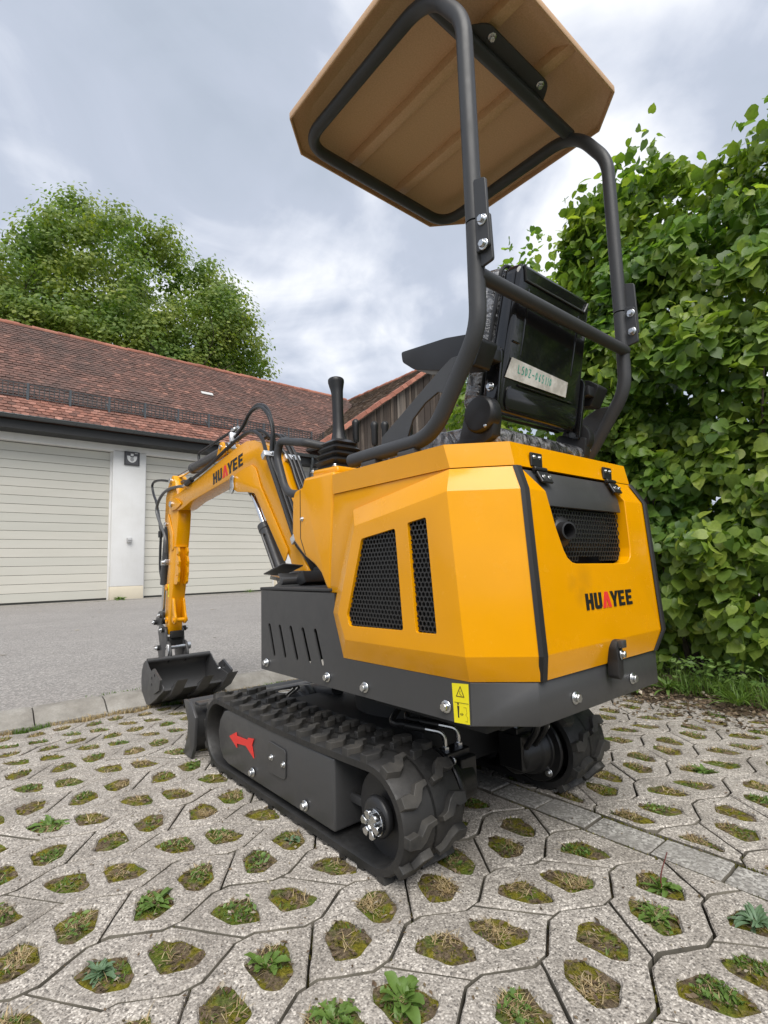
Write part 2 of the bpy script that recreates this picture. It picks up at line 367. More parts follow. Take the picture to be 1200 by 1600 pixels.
HAZEL = leafmat('hazel_leaf', HAZS, .42, clump=2.2); HAZELO = leafmat('hazel_leaf_single', HAZS, .42, use='obj')
MAPLE = leafmat('maple_leaf', [(0., (.16, .215, .05)), (.4, (.225, .285, .06)), (.75, (.285, .335, .072)), (1., (.37, .40, .095))], .45, rough=.5, clump=.55)
GRASSM = leafmat('grass_blade', [(0., (.060, .12, .018)), (.5, (.105, .19, .030)), (1., (.17, .24, .055))], .3, rough=.5)
MOSSM = leafmat('moss', [(0., (.050, .054, .006)), (.5, (.11, .105, .012)), (1., (.20, .17, .024))], .2, rough=.8)
STRAW = leafmat('dry_straw', [(0., (.26, .18, .09)), (.5, (.42, .31, .17)), (1., (.56, .45, .28))], .2, rough=.7)
LITTER = leafmat('leaf_litter', [(0., (.05, .03, .018)), (.5, (.13, .085, .055)), (.9, (.22, .16, .11)), (1., (.42, .37, .30))], .1, rough=.8)
BARK = simple('bark', (.075, .058, .045), .9, bump=.8, bscale=60, var=.4)
WEEDG = leafmat('weed_leaf', [(0., (.085, .16, .035)), (.5, (.12, .205, .045)), (1., (.165, .25, .06))], .25, rough=.45)
WEEDB = leafmat('weed_leaf_bluish', [(0., (.085, .15, .085)), (.5, (.12, .20, .115)), (1., (.16, .24, .14))], .2, rough=.5)
WEEDR = simple('weed_red_stem', (.14, .035, .030), .5)

# ---- ground sheets
g = MB(); g.box((0, 0, -.115), (900, 900, .05)); g.build('ground', FARG, smooth=False)['kind'] = 'structure'
v, f = [], []; nx, ny = 110, 60
for j in range(ny+1):
    for i in range(nx+1):
        x = -4+8.2*i/nx; y = -3.2+5.16*j/ny
        v.append((x, y, zg(y)-.030+.006*noise.noise(Vector((x*9, y*9, 1)))))
f = [(j*(nx+1)+i, j*(nx+1)+i+1, (j+1)*(nx+1)+i+1, (j+1)*(nx+1)+i) for j in range(ny) for i in range(nx)]
PAVE = raw('paving', v, f, SOIL, smooth=True); PAVE['kind'] = 'structure'
# planted bank on the right
v, f = [], []; nx, ny = 60, 90
bk_edge = lambda y: 1.60+.10*noise.noise(Vector((y*1.7, 3, 1)))+.05*noise.noise(Vector((y*6, 8, 1)))+.10*sstep(-.2, .4, y)
for j in range(ny+1):
    for i in range(nx+1):
        y = -4+6.0*j/ny; u = i/nx; x = bk_edge(y)-.06+u*u*7.0
        h = -.02+.05*sstep(0, .25, x-bk_edge(y)+.06)+.02*noise.noise(Vector((x*5, y*5, 2)))*min(1, u*6)+.012*noise.noise(Vector((x*17, y*17, 2)))*min(1, u*9)
        v.append((x, y, zg(y)+h))
f = [(j*(nx+1)+i, j*(nx+1)+i+1, (j+1)*(nx+1)+i+1, (j+1)*(nx+1)+i) for j in range(ny) for i in range(nx)]
raw('planting_bed', v, f, BANK, smooth=True)['kind'] = 'structure'
v, f = [], []; nx, ny = 60, 30
for j in range(ny+1):
    for i in range(nx+1):
        x = -30+75*i/nx; y = 2.10+13.1*j/ny
        v.append((x, y, .018+.010*noise.noise(Vector((x*.5, y*.5, 5)))*sstep(2.4, 4, y)))
f = [(j*(nx+1)+i, j*(nx+1)+i+1, (j+1)*(nx+1)+i+1, (j+1)*(nx+1)+i) for j in range(ny) for i in range(nx)]
raw('asphalt_yard', v, f, ASPH, smooth=True)['kind'] = 'structure'
# kerb
kb = MB(); kb.box((0, 2.03, -.072), (60, .2, .05)); KERB = kb.build('kerb', KERBM); KERB['kind'] = 'structure'
KL = .335
def kerb_mesh(seed):
    m = MB(); secs = [(1.925, -.060), (1.925, -.034), (1.950, -.030), (2.015, .010), (2.035, .021), (2.085, .030), (2.112, .024), (2.116, -.06)]; K = 9; v = []
    for i in range(K):
        u = -KL/2+.004+(KL-.008)*i/(K-1); e = .006 if i in (0, K-1) else 0
        for y, z in secs: v.append((u, y+.006*noise.noise(Vector((u*8, y*8, seed))), z-e*(1 if z > -.05 else 0)+.005*noise.noise(Vector((u*14, y*20, seed+3)))))
    S = len(secs); m.add(v, [(i*S+j, i*S+j+1, (i+1)*S+j+1, (i+1)*S+j) for i in range(K-1) for j in range(S-1)]+[tuple(range(S)), tuple(range((K-1)*S, K*S))]); return m.mesh('kerb_stone', KERBM, angle=50)
KM = [kerb_mesh(i*7.3) for i in range(5)]
for i in range(-14, 26):
    link('kerb_stone', KM[rnd.randrange(5)], KERB, Matrix.Translation((-.668+KL*i, rnd.uniform(-.004, .004), rnd.uniform(-.003, .003))) @ Matrix.Rotation(rnd.uniform(-.006, .006), 4, 'Z'))
# ---- grass pavers
PP = .245; DY = .182; YL0 = -.118
def zig(k): return (-.733 if k % 2 == 0 else -.705), YL0-DY*(k-1)
def line_pts(k, xa, xb):
    """nodes of joint line k between low centre or high centre xa..xb"""
    xh, y = zig(k); o = []
    for n_ in range(-30, 40):
        for dx, dy in ((-.020, .025), (.020, .025), (PP/2-.020, -.025), (PP/2+.020, -.025)):
            x = xh+n_*PP+dx
            if xa+.001 < x < xb-.001: o.append((x, y+dy))
    return o
def paver_outline(k, n_):
    xh, y = zig(k); xh2, y2 = zig(k+1)
    xl = xh-PP/2+n_*PP; xr = xl+PP                      # joint starts at a low point of line k
    bl = xh2+n_*PP-(PP if k % 2 == 0 else 0); 
    if k % 2: bl = xh2+n_*PP
    br = bl+PP
    up = [(xl, y-.025)]+line_pts(k, xl, xr)+[(xr, y-.025)]
    dn = [(bl, y2+.025)]+line_pts(k+1, bl, br)+[(br, y2+.025)]
    return up+dn[::-1], ((xl+xr+bl+br)/4, (y+y2)/2)
HA1 = [(-.097, .050), (-.067, .068), (-.020, .048), (-.020, -.014), (-.037, -.037), (-.076, -.015)]
def shrink(poly, d):
    n = len(poly); c = [sum(p[0] for p in poly)/n, sum(p[1] for p in poly)/n]; o = []
    for i in range(n):
        a, b, e = Vector(poly[i-1]), Vector(poly[i]), Vector(poly[(i+1) % n])
        d1 = (b-a).normalized(); d2 = (e-b).normalized(); n1 = Vector((d1.y, -d1.x)); n2 = Vector((d2.y, -d2.x)); m = n1+n2
        q = b+m*(d/max(.5, 1+n1.dot(n2)))
        o.append((q.x, q.y))
    return o
def area(p): return sum(p[i-1][0]*p[i][1]-p[i][0]*p[i-1][1] for i in range(len(p)))/2
def cw(p): return p if area(p) < 0 else p[::-1]
def resample(poly, step, jit, seed):
    o = []; n = len(poly)
    for i in range(n):
        a, b = Vector(poly[i]), Vector(poly[(i+1) % n]); m = max(1, int((b-a).length/step))
        for k in range(m):
            p = a.lerp(b, k/m); q = Vector((p.x*31+seed, p.y*31, seed)); o.append((p.x+jit*noise.noise(q), p.y+jit*noise.noise(q+Vector((9, 5, 2)))))
    return o
def paver_mesh(outer, holes, seed, mat=None, name='paver', tilt=.0015):
    """solid slab with holes, chamfered arrises; local origin at 0"""
    joint_faces = []; outer = cw(outer); so_ = shrink(outer, .0028)
    so_ = resample(so_, .022, .0018, seed); si = shrink(so_, .003)
    v, f, loops = [], [], []
    zt = lambda x, y: .0012*noise.noise(Vector((x*20+seed, y*20, seed)))
    def ringadd(p, z): o = len(v); v.extend((x, y, z+zt(x, y)) for x, y in p); return o
    n = len(so_); a = ringadd(si, 0); b = ringadd(so_, -.003); c = ringadd(so_, -.05)
    for i in range(n):
        j = (i+1) % n; f.append((a+i, a+j, b+j, b+i)); f.append((b+i, b+j, c+j, c+i)); joint_faces.append(len(f)-1)
    tl = [si]; idx = list(range(a, a+n))
    for h in holes:
        h = resample(round_poly(cw(h), .009, 2), .016, .004, seed+3); grow = shrink(h, -.004); m = len(h)
        p = ringadd(grow, 0); q = ringadd(h, -.005); r_ = ringadd(h, -.05)
        for i in range(m):
            j = (i+1) % m; f.append((p+j, p+i, q+i, q+j)); f.append((q+j, q+i, r_+i, r_+j))
        tl.append(grow); idx += list(range(p, p+m))
    for t3 in tessellate_polygon([[Vector((x, y, 0)) for x, y in l] for l in tl]): f.append(tuple(idx[i] for i in t3))
    me = bpy.data.meshes.new(name); me.from_pydata(v, [], f)
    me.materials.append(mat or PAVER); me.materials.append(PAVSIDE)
    for i in joint_faces: me.polygons[i].material_index = 1  # outer side walls use the darker joint material
    bm = bmesh.new(); bm.from_mesh(me); bmesh.ops.recalc_face_normals(bm, faces=bm.faces); bm.to_mesh(me); bm.free(); return me
def clip(poly, x, keep_left):
    o = []; n = len(poly)
    for i in range(n):
        a, b = poly[i], poly[(i+1) % n]; ia = (a[0] <= x) == keep_left; ib = (b[0] <= x) == keep_left
        if ia: o.append(a)
        if ia != ib: u = (x-a[0])/(b[0]-a[0]); o.append((x, a[1]+u*(b[1]-a[1])))
    return o
HOLES = []        # world hole outlines, for planting
cache = {}
far_v, far_f = [], []
SX0, SX1 = .118, .228
cand = []
for k in range(-13, 10):
    for n_ in range(-14, 22):
        out, (cx, cy) = paver_outline(k, n_)
        if cy > 1.90 or cy < -2.6 or cx < -3.6 or cx > 3.0: continue
        flip = -1 if k % 2 == 0 else 1
        gr = lambda x, y: (-.053+(x+.053)*1.10, .017+(y-.017)*1.10)
        hs = [[(cx+flip*gr(x, y)[0], cy+gr(x, y)[1]) for x, y in HA1], [(cx-flip*gr(x, y)[0], cy-gr(x, y)[1]) for x, y in HA1]]
        parts = []
        xs = [p[0] for p in out]
        if max(xs) <= SX0 or min(xs) >= SX1: parts = [(out, hs, False)]
        else:
            for xx, kl in ((SX0-.002, True), (SX1+.002, False)):
                c_ = clip(out, xx, kl)
                if len(c_) > 2 and abs(area(c_)) > .004:
                    hh = []
                    for h in hs:
                        ch_ = clip(h, xx-.018 if kl else xx+.018, kl)
                        if len(ch_) > 2 and abs(area(ch_)) > .0006: hh.append(ch_)
                    parts.append((c_, hh, True))
        for o_, h_, cl in parts:
            ex = sum(p[0] for p in o_)/len(o_)
            if ex > bk_edge(cy)+.02: continue
            if max(p[1] for p in o_) > 1.925:
                o_ = [(x, min(y, 1.915)) for x, y in o_]; h_ = [h for h in h_ if max(p[1] for p in h) < 1.88]; cl = True
            cand.append((k, cx, cy, o_, h_, cl))
def frus(p):
    d = Vector(p)-CAM; z = d.dot(FW)
    return z > .2 and abs(d.dot(RX)/z) < .78 and abs(d.dot(DN)/z) < 1.05
npav = 0
for k, cx, cy, o_, h_, cl in cand:
    vis = frus((cx, cy, zg(cy)))
    near = -1.9 < cx and cy > -1.3
    slope = Matrix.Rotation(math.atan((zg(cy+.02)-zg(cy-.02))/.04), 4, 'X')
    mw = Matrix.Translation((cx, cy, zg(cy)+rnd.uniform(-.002, .002))) @ slope @ Matrix.Rotation(rnd.uniform(-.010, .010), 4, 'X') @ Matrix.Rotation(rnd.uniform(-.010, .010), 4, 'Y')
    if near:
        for h in h_: HOLES.append((h, cx, cy))
    lo_ = [(x-cx, y-cy) for x, y in o_]; lh = [[(x-cx, y-cy) for x, y in h] for h in h_]
    if cl: me = paver_mesh(lo_, lh, rnd.random()*50)
    else:
        key = (k % 2, rnd.randrange(7))
        if key not in cache: cache[key] = paver_mesh(lo_, lh, key[1]*3.7+key[0]*29)
        me = cache[key]
    if vis and npav < 300: link('paver', me, PAVE, mw); npav += 1
    else:
        o = len(far_v); far_v += [tuple(mw @ w.co) for w in me.vertices]; far_f += [tuple(i+o for i in p.vertices) for p in me.polygons]
raw('outer_pavers', far_v, far_f, PAVER, PAVE)['kind'] = 'stuff'
yy = -2.6; k = 0
while yy < 1.86:
    L_ = .163+rnd.uniform(-.012, .012); x0, x1 = SX0+.005, SX1-.005
    if -.58 < yy+L_/2: pass
    me = paver_mesh([(x0-.173, -L_/2), (x1-.173, -L_/2), (x1-.173, L_/2), (x0-.173, L_/2)], [], k*5.1, STRIPM, 'strip_stone')
    link('strip_stone', me, PAVE, Matrix.Translation((.173, yy+L_/2, zg(yy+L_/2)+rnd.uniform(-.003, .002))) @ Matrix.Rotation(rnd.uniform(-.012, .012), 4, 'X')); yy += L_; k += 1

# ---- what grows in the holes: moss, soil crumbs, straw, grass
class Soup:
    def __init__(s): s.v = []; s.f = []
    def blade(s, p, h, w, lean, az, bend=.5):
        d = Vector((cos(az), sin(az), 0)); side = Vector((-sin(az), cos(az), 0))*w/2; p = Vector(p); o = len(s.v)
        m = p+d*lean*.4+Vector((0, 0, h*.6)); e = p+d*lean+Vector((0, 0, h*(1-bend*.3)))
        s.v += [tuple(p-side), tuple(p+side), tuple(m+side*.7), tuple(m-side*.7), tuple(e)]; s.f += [(o, o+1, o+2, o+3), (o+3, o+2, o+4)]
    def flake(s, p, r, nrm, az):
        nrm = Vector(nrm).normalized(); u = nrm.orthogonal().normalized(); u = Matrix.Rotation(az, 3, nrm) @ u; w = nrm.cross(u); p = Vector(p); o = len(s.v)
        s.v += [tuple(p-u*r), tuple(p-w*r*.55+nrm*r*.1), tuple(p+u*r), tuple(p+w*r*.5)]; s.f += [(o, o+1, o+2, o+3)]
def inpoly(x, y, poly):
    r = False; n = len(poly)
    for i in range(n):
        a, b = poly[i], poly[i-1]
        if (a[1] > y) != (b[1] > y) and x < (b[0]-a[0])*(y-a[1])/(b[1]-a[1])+a[0]: r = not r
    return r
moss, gras, strw, litt, cov = Soup(), Soup(), Soup(), Soup(), Soup()
def rp(poly):
    xs = [p[0] for p in poly]; ys = [p[1] for p in poly]
    for _ in range(40):
        x, y = rnd.uniform(min(xs), max(xs)), rnd.uniform(min(ys), max(ys))
        if inpoly(x, y, poly): return x, y
    return xs[0], ys[0]
PEB = Soup()
FV, FF = [], []
def fill_hole(h):
    n_ = len(h); c = [sum(p[0] for p in h)/n_, sum(p[1] for p in h)/n_]; h = resample(h, .014, .0, 1); n_ = len(h); o = len(FV)
    for s_ in (1.03, .72, .38):
        for p in h:
            x, y = c[0]+(p[0]-c[0])*s_, c[1]+(p[1]-c[1])*s_
            FV.append((x, y, zg(y)-.0065+.0035*(1-s_)+.006*noise.noise(Vector((x*45, y*45, 4)))+.003*noise.noise(Vector((x*130, y*130, 2)))))
    FV.append((c[0], c[1], zg(c[1])-.006))
    for r_ in range(2):
        for k in range(n_): FF.append((o+r_*n_+k, o+r_*n_+(k+1) % n_, o+(r_+1)*n_+(k+1) % n_, o+(r_+1)*n_+k))
    for k in range(n_): FF.append((o+2*n_+k, o+2*n_+(k+1) % n_, o+3*n_))
for h, cx, cy in HOLES:
    hx = sum(p[0] for p in h)/len(h); hy = sum(p[1] for p in h)/len(h); z0 = zg(hy)
    d = (Vector((hx, hy, z0))-CAM).length; fill_hole(h)
    if not frus((hx, hy, z0)): q = .15
    else: q = 1.0 if d < 1.6 else (.6 if d < 2.6 else .35)
    g_ = noise.noise(Vector((hx*5, hy*5, 3)))+rnd.uniform(-.45, .45); s_ = noise.noise(Vector((hx*4, hy*4, 13)))+rnd.uniform(-.5, .5)
    tx, ty = rp(h); z0 -= .004
    nm = int(230*q)
    for _ in range(nm):
        x, y = rp(h)
        if noise.noise(Vector((x*25, y*25, 7))) < -.12: continue
        moss.blade((x, y, z0-.006), rnd.uniform(.004, .010), rnd.uniform(.003, .006)/q**.5, rnd.uniform(0, .006), rnd.uniform(0, 6.3))
    ng = int((200 if g_ > .30 else (80 if g_ > -.05 else 10))*q)
    for _ in range(ng):
        x, y = rp(h); x, y = x*.6+tx*.4, y*.6+ty*.4
        gras.blade((x, y, z0-.003), rnd.uniform(.003, .012), rnd.uniform(.0018, .0040)/q**.5, rnd.uniform(.003, .015), rnd.uniform(0, 6.3))
    ns = int((120 if s_ > .20 else (50 if s_ > -.15 else 16))*q); tx, ty = rp(h)
    for _ in range(ns):
        x, y = rp(h); x, y = x*.55+tx*.45, y*.55+ty*.45
        strw.blade((x, y, z0), rnd.uniform(.002, .012), rnd.uniform(.0012, .0024)/q**.5, rnd.uniform(.010, .032), rnd.uniform(0, 6.3))
    if g_ > .12 and rnd.random() < .7:
        for _ in range(int(34*q)):
            x, y = rp(h); x, y = x*.65+tx*.35, y*.65+ty*.35
            cov.flake((x, y, z0+rnd.uniform(.001, .012)), rnd.uniform(.0035, .0085), (rnd.uniform(-.7, .7), rnd.uniform(-.7, .7), 1), rnd.uniform(0, 6))
    for _ in range(int(26*q)):
        x, y = rp(h); litt.flake((x, y, z0+rnd.uniform(0, .006)), rnd.uniform(.003, .008), (rnd.uniform(-.5, .5), rnd.uniform(-.5, .5), 1), rnd.uniform(0, 6))
# straw and grass strip at the kerb, litter and grass along the planting bed
for _ in range(5200):
    x = rnd.uniform(-2.2, 1.6); y = rnd.gauss(1.905, .022); n_ = noise.noise(Vector((x*3, 1, 1)))
    (strw if n_ < .12 else gras).blade((x, y, zg(y)-.012), rnd.uniform(.012, .040), rnd.uniform(.002, .005), rnd.uniform(.004, .035), rnd.uniform(0, 6.3))
for _ in range(900):
    x = rnd.uniform(-2.5, 2.0); y = rnd.gauss(2.125, .010)
    if noise.noise(Vector((x*1.6, 4, 1))) > .05: gras.blade((x, y, .016), rnd.uniform(.010, .03), .004, rnd.uniform(.004, .02), rnd.uniform(0, 6.3))
for _ in range(11000):
    y = rnd.uniform(-1.6, 1.8); x = bk_edge(y)+rnd.gauss(.12, .20); 
    litt.flake((x, y, zg(y)+.03*sstep(0, .25, x-bk_edge(y)+.06)+rnd.uniform(0, .012)), rnd.uniform(.004, .017), (rnd.uniform(-.6, .6), rnd.uniform(-.6, .6), 1), rnd.uniform(0, 6))
for _ in range(7500):
    y = rnd.uniform(-1.6, 1.6); x = bk_edge(y)+.06+abs(rnd.gauss(0, .24))
    if noise.noise(Vector((x*3, y*3, 21)))+.5*noise.noise(Vector((x*9, y*9, 2))) < .02: continue
    gras.blade((x, y, zg(y)+.02), rnd.uniform(.02, .15)**1.0, rnd.uniform(.002, .006), rnd.uniform(.02, .13), rnd.uniform(0, 6.3))
for _ in range(5200):
    y = rnd.uniform(-1.6, 1.6); x = bk_edge(y)+.12+abs(rnd.gauss(0, .28)); n_ = noise.noise(Vector((x*2.2, y*2.2, 31)))
    if n_ < .08: continue
    cov.flake((x, y, zg(y)+.03+rnd.uniform(0, .14+.10*n_)), rnd.uniform(.010, .024), (rnd.uniform(-.9, .4), rnd.uniform(-.7, .7), 1), rnd.uniform(0, 6))
for _ in range(60):
    x, y = rnd.uniform(-1, 9), rnd.uniform(2.5, 13); litt.flake((x, y, .024), rnd.uniform(.015, .045), (0, 0, 1), rnd.uniform(0, 6))
for _ in range(5200):                                   # moss and dirt packed in the long joints of the stone strip
    y = rnd.uniform(-1.0, 1.8); x = rnd.choice((SX0, SX1))+rnd.gauss(0, .003)
    if noise.noise(Vector((x*3, y*7, 4))) > -.25: moss.blade((x, y, zg(y)-.014), rnd.uniform(.006, .016), rnd.uniform(.003, .006), rnd.uniform(0, .005), rnd.uniform(0, 6.3))
for k in range(9000):                                   # and in patches of the other joints
    q_ = cand[rnd.randrange(len(cand))]; i_ = rnd.randrange(len(q_[3])); a_, b_ = Vector(q_[3][i_]), Vector(q_[3][(i_+1) % len(q_[3])]); p_ = a_.lerp(b_, rnd.random())
    if p_.x > -1.6 and noise.noise(Vector((p_.x*3, p_.y*3, 14))) > .0: moss.blade((p_.x+rnd.gauss(0, .0022), p_.y+rnd.gauss(0, .0022), zg(p_.y)-.016), rnd.uniform(.006, .015), rnd.uniform(.003, .006), rnd.uniform(0, .005), rnd.uniform(0, 6.3))
for _ in range(1400):
    x, y = rnd.uniform(-1.4, 1.6), rnd.uniform(-.9, 1.85); litt.flake((x, y, zg(y)+.004), rnd.uniform(.002, .006), (rnd.uniform(-.3, .3), rnd.uniform(-.3, .3), 1), rnd.uniform(0, 6))
raw('hole_fill', FV, FF, FILL, PAVE, smooth=True)['kind'] = 'stuff'
for s_, nm, m_, lb, ct in ((moss, 'moss_in_paving', MOSSM, 'olive moss filling the paver holes', 'moss'), (gras, 'grass_in_paving', GRASSM, 'short green grass in the paver holes and along the planting bed', 'grass'),
                   (strw, 'dry_straw', STRAW, 'dry tan grass lying in the paver holes and along the kerb', 'dry grass'), (cov, 'ground_cover', WEEDG, 'tiny leafy green ground cover in the paver holes and under the hazel shrub', 'ground cover'), (litt, 'leaf_litter', LITTER, 'brown leaf litter scattered over paving and planting bed', 'leaf litter')):
    tag(raw(nm, s_.v, s_.f, m_), lb, ct, kind='stuff')
# ================================================================== GARAGE
GAR = empty('garage_building', (3, 15, 0)); GI = Matrix.Translation((-3, -15, 0))
tag(GAR, 'long white garage with two beige sectional doors under a red brown tiled roof', 'garage')
def gb(mb, name, mat, parent=None, **k):
    mb.v = [(x-3, y-15, z) for x, y, z in mb.v]; return mb.build(name, mat, parent or GAR, **k)
YW = 15.0; ZL = 4.29; ZE = 4.72
wl_ = MB()
for x0, x1 in ((-12, -6.15), (-2.05, -1.75), (2.37, 3.265), (7.56, 9.2)): wl_.box(((x0+x1)/2, YW+.2, 2.37), (x1-x0, .4, 3.94))
wl_.box((-1.4, YW+.2, (ZL+ZE)/2+.01), (21.2, .4, ZE-ZL+.02)); wl_.box((-1.4, YW+8.0, 2.4), (21.2, .3, 4.8)); wl_.box((-11.9, YW+4, 2.4), (.3, 8, 4.8)); gb(wl_, 'wall', WALL, bevel=.02, seg=2)
for x0, x1 in ((-12, -6.15), (-2.05, -1.75), (2.37, 3.265), (7.56, 9.2)):
    pl_ = MB(); pl_.box(((x0+x1)/2, YW+.2, .205), (x1-x0-.004, .396, .39)); gb(pl_, 'plinth', PLINTH, bevel=.015)
th = MB(); th.box((2.8, YW+.05, .012), (12.5, .62, .05)); gb(th, 'threshold', KERBM, bevel=.006)
for x0, x1 in ((-1.75, 2.37), (3.265, 7.56), (-6.15, -2.05)):
    dr = MB(); dr.box(((x0+x1)/2, YW+.24, 2.17), (x1-x0, .05, 4.26)); do_ = gb(dr, 'sectional_door', DARKGAP)
    n_ = 18; hgt_ = (ZL-.10)/n_
    sl = MB(); sl.box((0, 0, 0), (x1-x0-.03, .05, hgt_-.009)); slm = sl.mesh('door_slat', DOORM, bevel=.005, seg=1)
    for k in range(n_):
        link('door_slat', slm, do_, Matrix.Translation(((x0+x1)/2-3, YW+.20-15+rnd.uniform(-.002, .002), .085+hgt_*(k+.5))))
    fr_ = MB()
    for xx in (x0+.02, x1-.02): fr_.box((xx, YW+.16, 2.15), (.05, .05, 4.28))
    gb(fr_, 'door_frame', WALL, do_, bevel=.004)
    sl_ = MB(); sl_.box(((x0+x1)/2, YW+.20, .062), (x1-x0-.04, .06, .045)); gb(sl_, 'door_seal', DARKGAP, do_)
# roof
RS = radians(45); YE0, ZE0 = 14.42, 4.80; NC = 39; EXP = .145; TW = .182
ru = Vector((0, cos(RS), sin(RS))); rnm = Vector((0, -sin(RS), cos(RS)))
def barn_z(x): return 5.26+.718*(x-8.95) if x < 15.3 else 9.82-.718*(x-15.3)
RL = NC*EXP
YR, ZR = YE0+RL*cos(RS), ZE0+RL*sin(RS)
dk = MB(); dk.v = []; 
q0 = Vector((0, YE0, ZE0))-rnm*.03; q1 = Vector((0, YR, ZR))-rnm*.03
dk.prism([(q0.y, q0.z), (q1.y, q1.z), (q1.y+.02, q1.z-.2), (q0.y+.25, q0.z-.12)], 0, -12.3, 13.2)
dk.prism([(YR+RL*cos(RS), ZE0), (YR, ZR-.03), (YR, ZR-.3), (YR+RL*cos(RS)-.3, ZE0-.1)], 0, -12.3, 13.2)
DECK = gb(dk, 'roof', TILE)
def tile_geo(mb, w, l, th_, lift):
    """beaver tail tile: x across, y up the slope, z out of the roof; rounded lower end at y=0"""
    n_ = 6; bot = [(-w/2, l), (-w/2, .035)]+[(-w/2+w*k/n_, .035-.035*sin(pi*k/n_)) for k in range(1, n_)]+[(w/2, .035), (w/2, l)]
    m = len(bot); hz = lambda y: lift*(1-y/l)
    mb.add([(x, y, hz(y)) for x, y in bot]+[(x, y, hz(y)+th_) for x, y in bot], [tuple(range(m, 2*m))]+[(i, (i+1) % m, m+(i+1) % m, m+i) for i in range(m-1)])
    return mb
tm = tile_geo(MB(), TW-.007, .24, .022, .030); TM = []
for k in range(4):
    me = tm.mesh('roof_tile', TILER, smooth=False); TM.append(me)
basis = Matrix((Vector((1, 0, 0)), ru, rnm)).transposed()
tv, tf = [], []; ntile = 0
cands = []
for r_ in range(NC):
    for c_ in range(-84, 95):
        x = c_*TW+(TW/2 if r_ % 2 else 0)
        p = Vector((x, YE0, ZE0))+ru*(r_*EXP)
        if p.z < barn_z(x)-.15 and x > 8.6: continue
        if x > 13.2 or x < -12.2: continue
        cands.append((r_, x, p))
def pdist(p): d = p-CAM; return d.length+(60 if not frus(p) else 0)
order = sorted(range(len(cands)), key=lambda i: (0 if cands[i][0] < 7 else 1, pdist(cands[i][2])))
single = set(order[:290])
for i, (r_, x, p) in enumerate(cands):
    w_ = noise.noise(Vector((x*.45, r_*.2, 3)))*.012+noise.noise(Vector((x*2, r_*.9, 8)))*.006
    R_ = basis @ Euler((rnd.gauss(0, .018), rnd.gauss(0, .014), rnd.gauss(0, .012))).to_matrix()
    p = p+rnm*(w_+rnd.uniform(0, .004))+Vector((rnd.uniform(-.003, .003), 0, 0))
    if i in single:
        mw = R_.to_4x4(); mw.translation = p-Vector((3, 15, 0)); link('roof_tile', TM[rnd.randrange(4)], DECK, mw)
    else:
        o = len(tv); tv += [tuple(R_ @ Vector(q)+p-Vector((3, 15, 0))) for q in tm.v]; tf += [tuple(j+o for j in q) for q in tm.f]
raw('upper_roof_tiles', tv, tf, TILE, DECK)['kind'] = 'stuff'
rg_ = MB(); rgm = MB(); rgm.lathe([(.105, 0), (.115, .02), (.11, .06), (.10, .38)], (0, 0, 0), (1, 0, 0), 12); RGM = rgm.mesh('ridge_tile', VERGE, angle=60)
for k in range(70):
    x = -12+k*.36
    if x > 13.0: break
    link('ridge_tile', RGM, DECK, Matrix.Translation((x-3, YR-15, ZR-.01+rnd.uniform(-.012, .012))) @ Matrix.Rotation(rnd.uniform(-.02, .02), 4, 'Y'))
for x, y_ in ((6.6, 22), (-.6, 30)):
    pass
sk_ = MB(); sk_.box((0, 0, .02), (.42, .16, .03)); sk_.v = [tuple(basis @ Vector(q)+Vector((5.75, YE0, ZE0))+ru*(22.4*EXP)+rnm*.055) for q in sk_.v]; gb(sk_, 'glass_roof_tile', simple('pale_glass_tile', (.55, .55, .53), .25), DECK)
ft_ = MB(); ft_.box((-1.6, YE0+.10, 4.60), (21.8, .05, .22)); ft_.box((-1.6, YE0+.36, 4.505), (21.8, .58, .03)); gb(ft_, 'eaves_board', FASC)
gt_ = MB(); gv = []
for x in (-12.4, 9.0):
    for k in range(11):
        a = pi+pi*k/10; gv.append((x, YE0-.045+.082*cos(a), 4.80+.082*sin(a)))
    for k in range(11):
        a = 2*pi-pi*k/10; gv.append((x, YE0-.045+.076*cos(a), 4.80+.076*sin(a)))
gt_.add(gv, [(k, (k+1) % 22, 22+(k+1) % 22, 22+k) for k in range(22)]+[tuple(range(22)), tuple(range(22, 44))]); gt_.tube([(-12.4, YE0-.127, 4.803), (9.0, YE0-.127, 4.803)], .012, 8); gb(gt_, 'gutter', GUTM)
dp_ = MB(); dp_.tube(fillet([(8.72, YE0-.04, 4.72), (8.72, YE0-.04, 4.58), (8.95, YW-.08, 4.15), (8.95, YW-.08, .1)], .12), .048, 12); gb(dp_, 'downpipe', GUTM)
# snow guard
sgp = lambda d, h: Vector((0, YE0, ZE0))+ru*d+Vector((0, 0, h))
sg_ = MB(); g0 = .80
for h in (.12, .21, .30, .39, .47):
    c = sgp(g0, h); sg_.box((-1.4, c.y, c.z), (21.0, .02, .030 if h in (.12, .47) else .018))
x = -11.9
while x < 9.1:
    c = sgp(g0, .295); sg_.box((x, c.y, c.z), (.020, .012, .36)); x += .115
SGO = gb(sg_, 'snow_guard', GUARD, smooth=False)
for k in range(22):
    x = -11.5+k*.98; c = sgp(g0, .22); ps = MB(); ps.box((x, c.y-.02, c.z+.03), (.055, .012, .50)); ps.box((x, c.y+.16, c.z+.02), (.04, .36, .01), Matrix.Rotation(RS, 3, 'X')); gb(ps, 'guard_post', GUTM, SGO)
